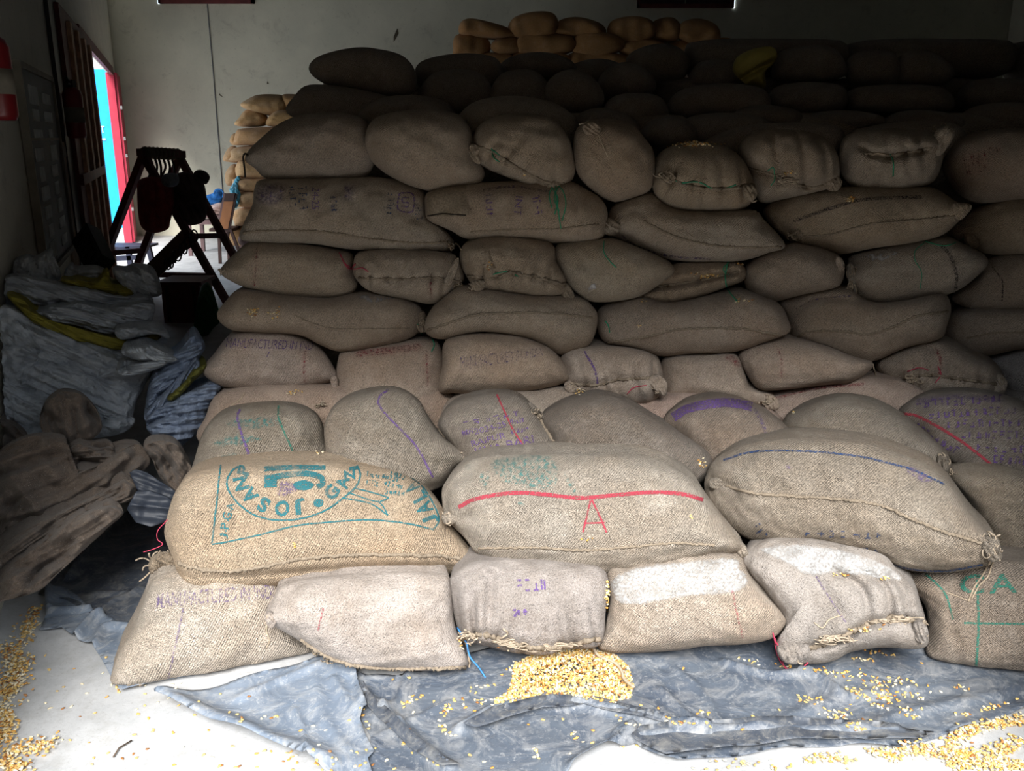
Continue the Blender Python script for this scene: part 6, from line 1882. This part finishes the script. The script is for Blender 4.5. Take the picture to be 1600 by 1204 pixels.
def kernel_geo():
    V = [(0, 0, -.0020)]; Fc = []
    nA = 7
    for (zz, r) in ((-.0014, .7), (.0004, 1.0), (.0018, .72)):
        for k in range(nA):
            a = 2 * math.pi * k / nA
            x = math.cos(a) * r * .0062; y = math.sin(a) * r * (.0050 if x > 0 else .0036)
            V.append((x, y * (1 if x > 0 else .8), zz))
    V.append((0.0008, 0, .0016))
    for k in range(nA):
        k2 = (k + 1) % nA
        Fc.append((0, 1 + k2, 1 + k))
        for j in range(2):
            Fc.append((1 + j * nA + k, 1 + j * nA + k2, 1 + (j + 1) * nA + k2, 1 + (j + 1) * nA + k))
        Fc.append((1 + 2 * nA + k, 1 + 2 * nA + k2, 1 + 3 * nA))
    return np.array(V), Fc


KV, KF = kernel_geo()
kmesh = []
for i, m in enumerate(KM):
    me = mesh_from('corn_kernel', KV, KF); me.materials.append(m); me.polygons.foreach_set('use_smooth', [True] * len(me.polygons)); kmesh.append(me)
FLOORS = [SACKS[k][0] for k in ('T1', 'T2', 'T3', 'T4')]
krs = np.random.RandomState(21)


def rotm(yaw, tx, ty):
    from mathutils import Euler
    return np.array(Euler((tx, ty, yaw)).to_matrix())


def drop(px, only=None, lift=.0016):
    h = cast_any(px, only=only)
    if h is not None and h[0] is not None:
        p = np.array(h[0])
        n = np.array(h[1]); n = n if n @ (CAM - p) > 0 else -n
        fl = at_z(px)[0]
        if fl[1] < p[1]:
            p = fl; n = np.array([0, 0, 1.0])
        return p + n * lift
    return at_z(px)[0] + np.array([0, 0, lift])


def pick(p=(.46, .16, .32, .06)):
    return krs.choice(4, p=p)


LOOSE = []     # (position, yaw, tilt, mat, scale)


def cluster(cx, cy, rx, ry, n, ang=0, only='floor', lift=.0016, gauss=True):
    out = []
    for _ in range(n):
        if gauss:
            u, v = krs.normal(0, .5, 2)
        else:
            r = math.sqrt(krs.rand()); t_ = krs.uniform(0, 6.283); u, v = r * math.cos(t_), r * math.sin(t_)
        u *= rx; v *= ry
        a = math.radians(ang)
        px = (cx + u * math.cos(a) - v * math.sin(a), cy + u * math.sin(a) + v * math.cos(a))
        p = drop(px, FLOORS if only == 'floor' else None, lift)
        out.append((p, krs.uniform(0, 6.28), krs.normal(0, .35, 2), pick(), krs.uniform(.85, 1.15)))
    return out


def path(pts, w, n, **k):
    P = resample(open_catmull(pts), n, False)
    out = []
    for q in P:
        if krs.rand() < .85:
            out += cluster(q[0], q[1], w * 1.9, w * 1.2, 1, **k)
    return out


# loose ones on sheet and floor (seen one by one)
L1 = []
for pts, w, n in (([(625, 1103), (640, 1095), (660, 1090)], 5, 14), ([(690, 1118), (700, 1108), (708, 1095), (716, 1092)], 5, 26), ([(688, 1130), (696, 1142), (710, 1152)], 4, 14), ([(725, 1100), (740, 1112)], 3, 5),
                  ([(612, 1136), (625, 1145), (634, 1162)], 4, 16), ([(645, 1174), (668, 1186), (682, 1194)], 3, 6), ([(565, 1105), (573, 1130), (575, 1140)], 3, 6), ([(738, 1075), (770, 1072)], 5, 10),
                  ([(745, 1095), (755, 1098)], 4, 8), ([(773, 1100), (800, 1092), (830, 1088)], 6, 30), ([(795, 1050), (812, 1030)], 5, 16), ([(1040, 1120), (1060, 1128), (1080, 1130)], 4, 16), ([(1095, 1112), (1105, 1112)], 4, 6),
                  ([(965, 1122), (980, 1128), (1000, 1138)], 5, 14), ([(838, 1170), (842, 1186)], 4, 9), ([(895, 1145), (900, 1155)], 4, 8), ([(970, 1170), (995, 1166)], 5, 4),
                  ([(1155, 1028), (1185, 1036)], 3, 9), ([(1210, 1040), (1240, 1042)], 3, 8), ([(1330, 1028), (1365, 1032)], 2.5, 10), ([(1350, 1018), (1400, 1024)], 2.5, 12),
                  ([(255, 1095), (400, 1088)], 18, 5), ([(165, 1055), (178, 1070), (190, 1080)], 3, 10), ([(360, 1110), (372, 1118), (382, 1128)], 3, 7), ([(410, 1125), (440, 1115)], 4, 6)):
    L1 += path(pts, w, n)
for x, y in ((615, 1062), (640, 1058), (645, 1112), (676, 1095), (695, 1104), (602, 1128), (640, 1140), (648, 1152), (816, 1057), (820, 1068), (848, 1126), (825, 1132), (880, 1124), (910, 1160), (926, 1162), (925, 1140), (890, 1176), (1000, 1102), (1028, 1108), (1104, 1130), (1110, 1136), (1116, 1128), (1160, 1140), (1175, 1120), (1217, 1108), (1200, 1145), (1070, 1045), (1440, 1036),
             (1450, 1072), (1455, 1082), (1470, 1080), (1500, 1072), (1590, 1092), (1440, 1108), (1415, 1092), (1330, 1100), (1322, 1110), (1360, 1125), (755, 1190), (770, 1200), (735, 1180), (470, 1140), (510, 1140), (545, 1125), (490, 1135)):
    L1 += cluster(x, y, 2, 2, 1)
for _ in range(60):   # bare floor left
    L1 += cluster(krs.uniform(30, 330), krs.uniform(1015, 1200), 4, 4, 1)
for _ in range(40):
    L1 += cluster(krs.uniform(330, 620), krs.uniform(1165, 1204), 4, 4, 1)
for pts, w, n in (([(1265, 1045), (1300, 1052), (1355, 1056)], 6, 40), ([(1345, 1066), (1400, 1064), (1430, 1066)], 6, 34), ([(1320, 1075), (1350, 1088), (1375, 1105)], 6, 34), ([(1372, 1070), (1380, 1090), (1395, 1098)], 10, 60), ([(1250, 1092), (1280, 1095)], 5, 20), ([(1290, 1115), (1320, 1122), (1345, 1140)], 7, 50), ([(1405, 1106), (1430, 1120)], 6, 20), ([(1535, 1110), (1565, 1100)], 5, 24), ([(1495, 1114), (1520, 1116)], 4, 10), ([(1415, 1076), (1425, 1088), (1440, 1090)], 5, 14), ([(1492, 1072), (1510, 1076)], 3, 6)):
    L1 += path(pts, w, n)
order = sorted(range(len(L1)), key=lambda i: np.linalg.norm(L1[i][0] - CAM))
single = set(order[:290])
grp = 'single corn kernels on the floor at the front'
for i in single:
    p, yaw, tl, mi, sc = L1[i]
    o = bpy.data.objects.new('corn_kernel', kmesh[mi]); COL.objects.link(o)
    o.location = p; o.rotation_euler = (tl[0] * .5, tl[1] * .5, yaw); o.scale = (sc, sc, sc)
    tag(o, 'loose yellow corn kernel lying singly on the floor in front', 'corn kernel', grp)


def kernel_stuff(name, items, label, cat='corn kernels', parent=None):
    V = []; Fc = []; mi = []
    for (p, yaw, tl, m_, sc) in items:
        b = len(V) * len(KV)
        V.append((KV * sc) @ rotm(yaw, *tl).T + p)
        Fc += [tuple(k + b for k in f) for f in KF]; mi += [m_] * len(KF)
    V = np.vstack(V); loc = np.array([V[:, 0].mean(), V[:, 1].mean(), V[:, 2].min()])
    if parent is not None:
        loc = np.array(parent.location)
    me = mesh_from(name, V - loc, Fc)
    for m_ in KM:
        me.materials.append(m_)
    me.polygons.foreach_set('material_index', mi)
    me.polygons.foreach_set('use_smooth', [True] * len(me.polygons))
    o = bpy.data.objects.new(name, me); COL.objects.link(o)
    if parent is not None:
        o.parent = parent; o['kind'] = 'stuff'
        return o
    o.location = loc
    tag(o, label, cat, kind='stuff')
    return o


kernel_stuff('scattered_corn', [L1[i] for i in range(len(L1)) if i not in single], 'corn kernels scattered in trails over the plastic sheet')
# spilled heap below the open sack
heap = []
HP = [(800, 1062), (802, 1040), (830, 1024), (868, 1008), (905, 1006), (930, 1016), (960, 1022), (982, 1042), (990, 1070), (985, 1090), (960, 1098), (930, 1092), (900, 1086), (860, 1084), (830, 1092), (802, 1090), (775, 1102), (770, 1095), (795, 1080)]
while len(heap) < 3200:
    q = np.array([krs.uniform(768, 992), krs.uniform(1004, 1104)])
    if not inside(q[None], HP)[0]:
        continue
    dd, _, _ = polydist(q[None], np.vstack([HP, HP[:1]]))
    p = drop(tuple(q), FLOORS)
    hgt = min(.045, dd[0] * .0012)
    p = p + np.array([0, .0, krs.uniform(0, 1) ** .6 * hgt]) - np.array([0, 1, 0]) * 0
    heap.append((p, krs.uniform(0, 6.28), krs.normal(0, .7, 2), pick(), krs.uniform(.85, 1.15)))
kernel_stuff('spilled_corn_heap', heap, 'heap of yellow corn kernels spilled below the gathered sack mouth')
M['husk'] = plain('husk_rope', (0.55, 0.45, 0.35), .9, .1)
o = MB().tube(open_catmull([drop(q, FLOORS) + np.array([0, 0, .03]) for q in ((925, 1022), (935, 1038), (958, 1048), (970, 1060), (975, 1075), (990, 1088))], 5), .005, 6).build('twine', M['twine_jute'], SACKS['H3'][0], smooth=True)
# left edge heap along the wall foot
lft = []
for pts, w, n in (([(55, 955), (45, 985), (30, 1005)], 14, 160), ([(10, 1015), (30, 1040), (20, 1070), (5, 1090)], 22, 420), ([(0, 1110), (15, 1130), (0, 1160)], 18, 240), ([(0, 1180), (40, 1170), (80, 1165)], 14, 160), ([(0, 1195), (40, 1200)], 14, 120)):
    P = resample(open_catmull(pts), n, False)
    for q in P:
        for it in cluster(q[0], q[1], w, w * .8, 1):
            p = it[0] + np.array([0, 0, krs.uniform(0, .012)])
            lft.append((p, *it[1:]))
kernel_stuff('swept_corn', lft, 'corn kernels swept along the foot of the left wall')
rgt = []
for pts, w, n in (([(1400, 1170), (1450, 1175), (1500, 1180), (1560, 1175), (1600, 1160)], 16, 420), ([(1480, 1165), (1520, 1140), (1570, 1130), (1610, 1125)], 14, 300), ([(1480, 1190), (1530, 1195), (1600, 1198)], 14, 300), ([(1360, 1175), (1390, 1182), (1400, 1190)], 9, 110), ([(1260, 1190), (1300, 1186), (1330, 1192)], 12, 90), ([(1090, 1200), (1160, 1195), (1230, 1198)], 14, 30)):
    P = resample(open_catmull(pts), n, False)
    for q in P:
        for it in cluster(q[0], q[1], w, w * .7, 1):
            rgt.append((it[0] + np.array([0, 0, krs.uniform(0, .008)]), *it[1:]))
kernel_stuff('drifted_corn', rgt, 'corn kernels drifted over the bare floor at the lower right')
# grains caught on the sacks
for (x, y, rx, ry, n) in ((395, 488, 9, 8, 22), (430, 490, 9, 7, 18), (1085, 226, 38, 4, 90), (1105, 430, 26, 4, 26), (1155, 412, 6, 3, 8), (905, 612, 8, 5, 16), (460, 613, 10, 3, 14), (1240, 645, 3, 3, 3), (1096, 724, 7, 6, 14),
                          (1340, 985, 10, 5, 14), (1372, 970, 8, 3, 10), (1355, 982, 30, 6, 16), (1313, 897, 16, 4, 10), (1385, 904, 8, 3, 6), (948, 930, 3, 30, 40), (497, 708, 6, 4, 5), (1330, 312, 10, 6, 16), (765, 415, 5, 8, 10), (820, 272, 2, 4, 4), (1235, 270, 10, 4, 8), (914, 842, 30, 8, 5), (1080, 808, 3, 3, 3), (460, 852, 3, 3, 3), (800, 1008, 20, 5, 6), (1165, 470, 20, 3, 8), (720, 1005, 6, 10, 10), (1007, 470, 4, 3, 3), (1000, 510, 4, 2, 4)):
    items = [(p, yw, tl, m_, s_ * .9) for (p, yw, tl, m_, s_) in cluster(x, y, rx, ry, n, only='all', lift=.003)]
    hit = None; bd_ = 1e9
    for bv, o in BVHS:
        h = cast((x, y), bv)
        if h[0] is not None and h[3] < bd_:
            bd_ = h[3]; hit = o
    if hit is None or hit.name.startswith('plastic'):
        hit = SACKS['H3'][0]
    kernel_stuff('caught_grains', items, None, None, hit)
# a thin twig on the bare floor
M['twig'] = plain('twig', (0.10, 0.07, 0.05), .8, .2)
o = MB().tube([at_z(q, .006)[0] for q in ((177, 1182), (186, 1168), (206, 1156))], .0022, 5).build('twig', M['twig'], smooth=True); tag(o, 'thin dark twig lying on the bare floor at lower left', 'twig')
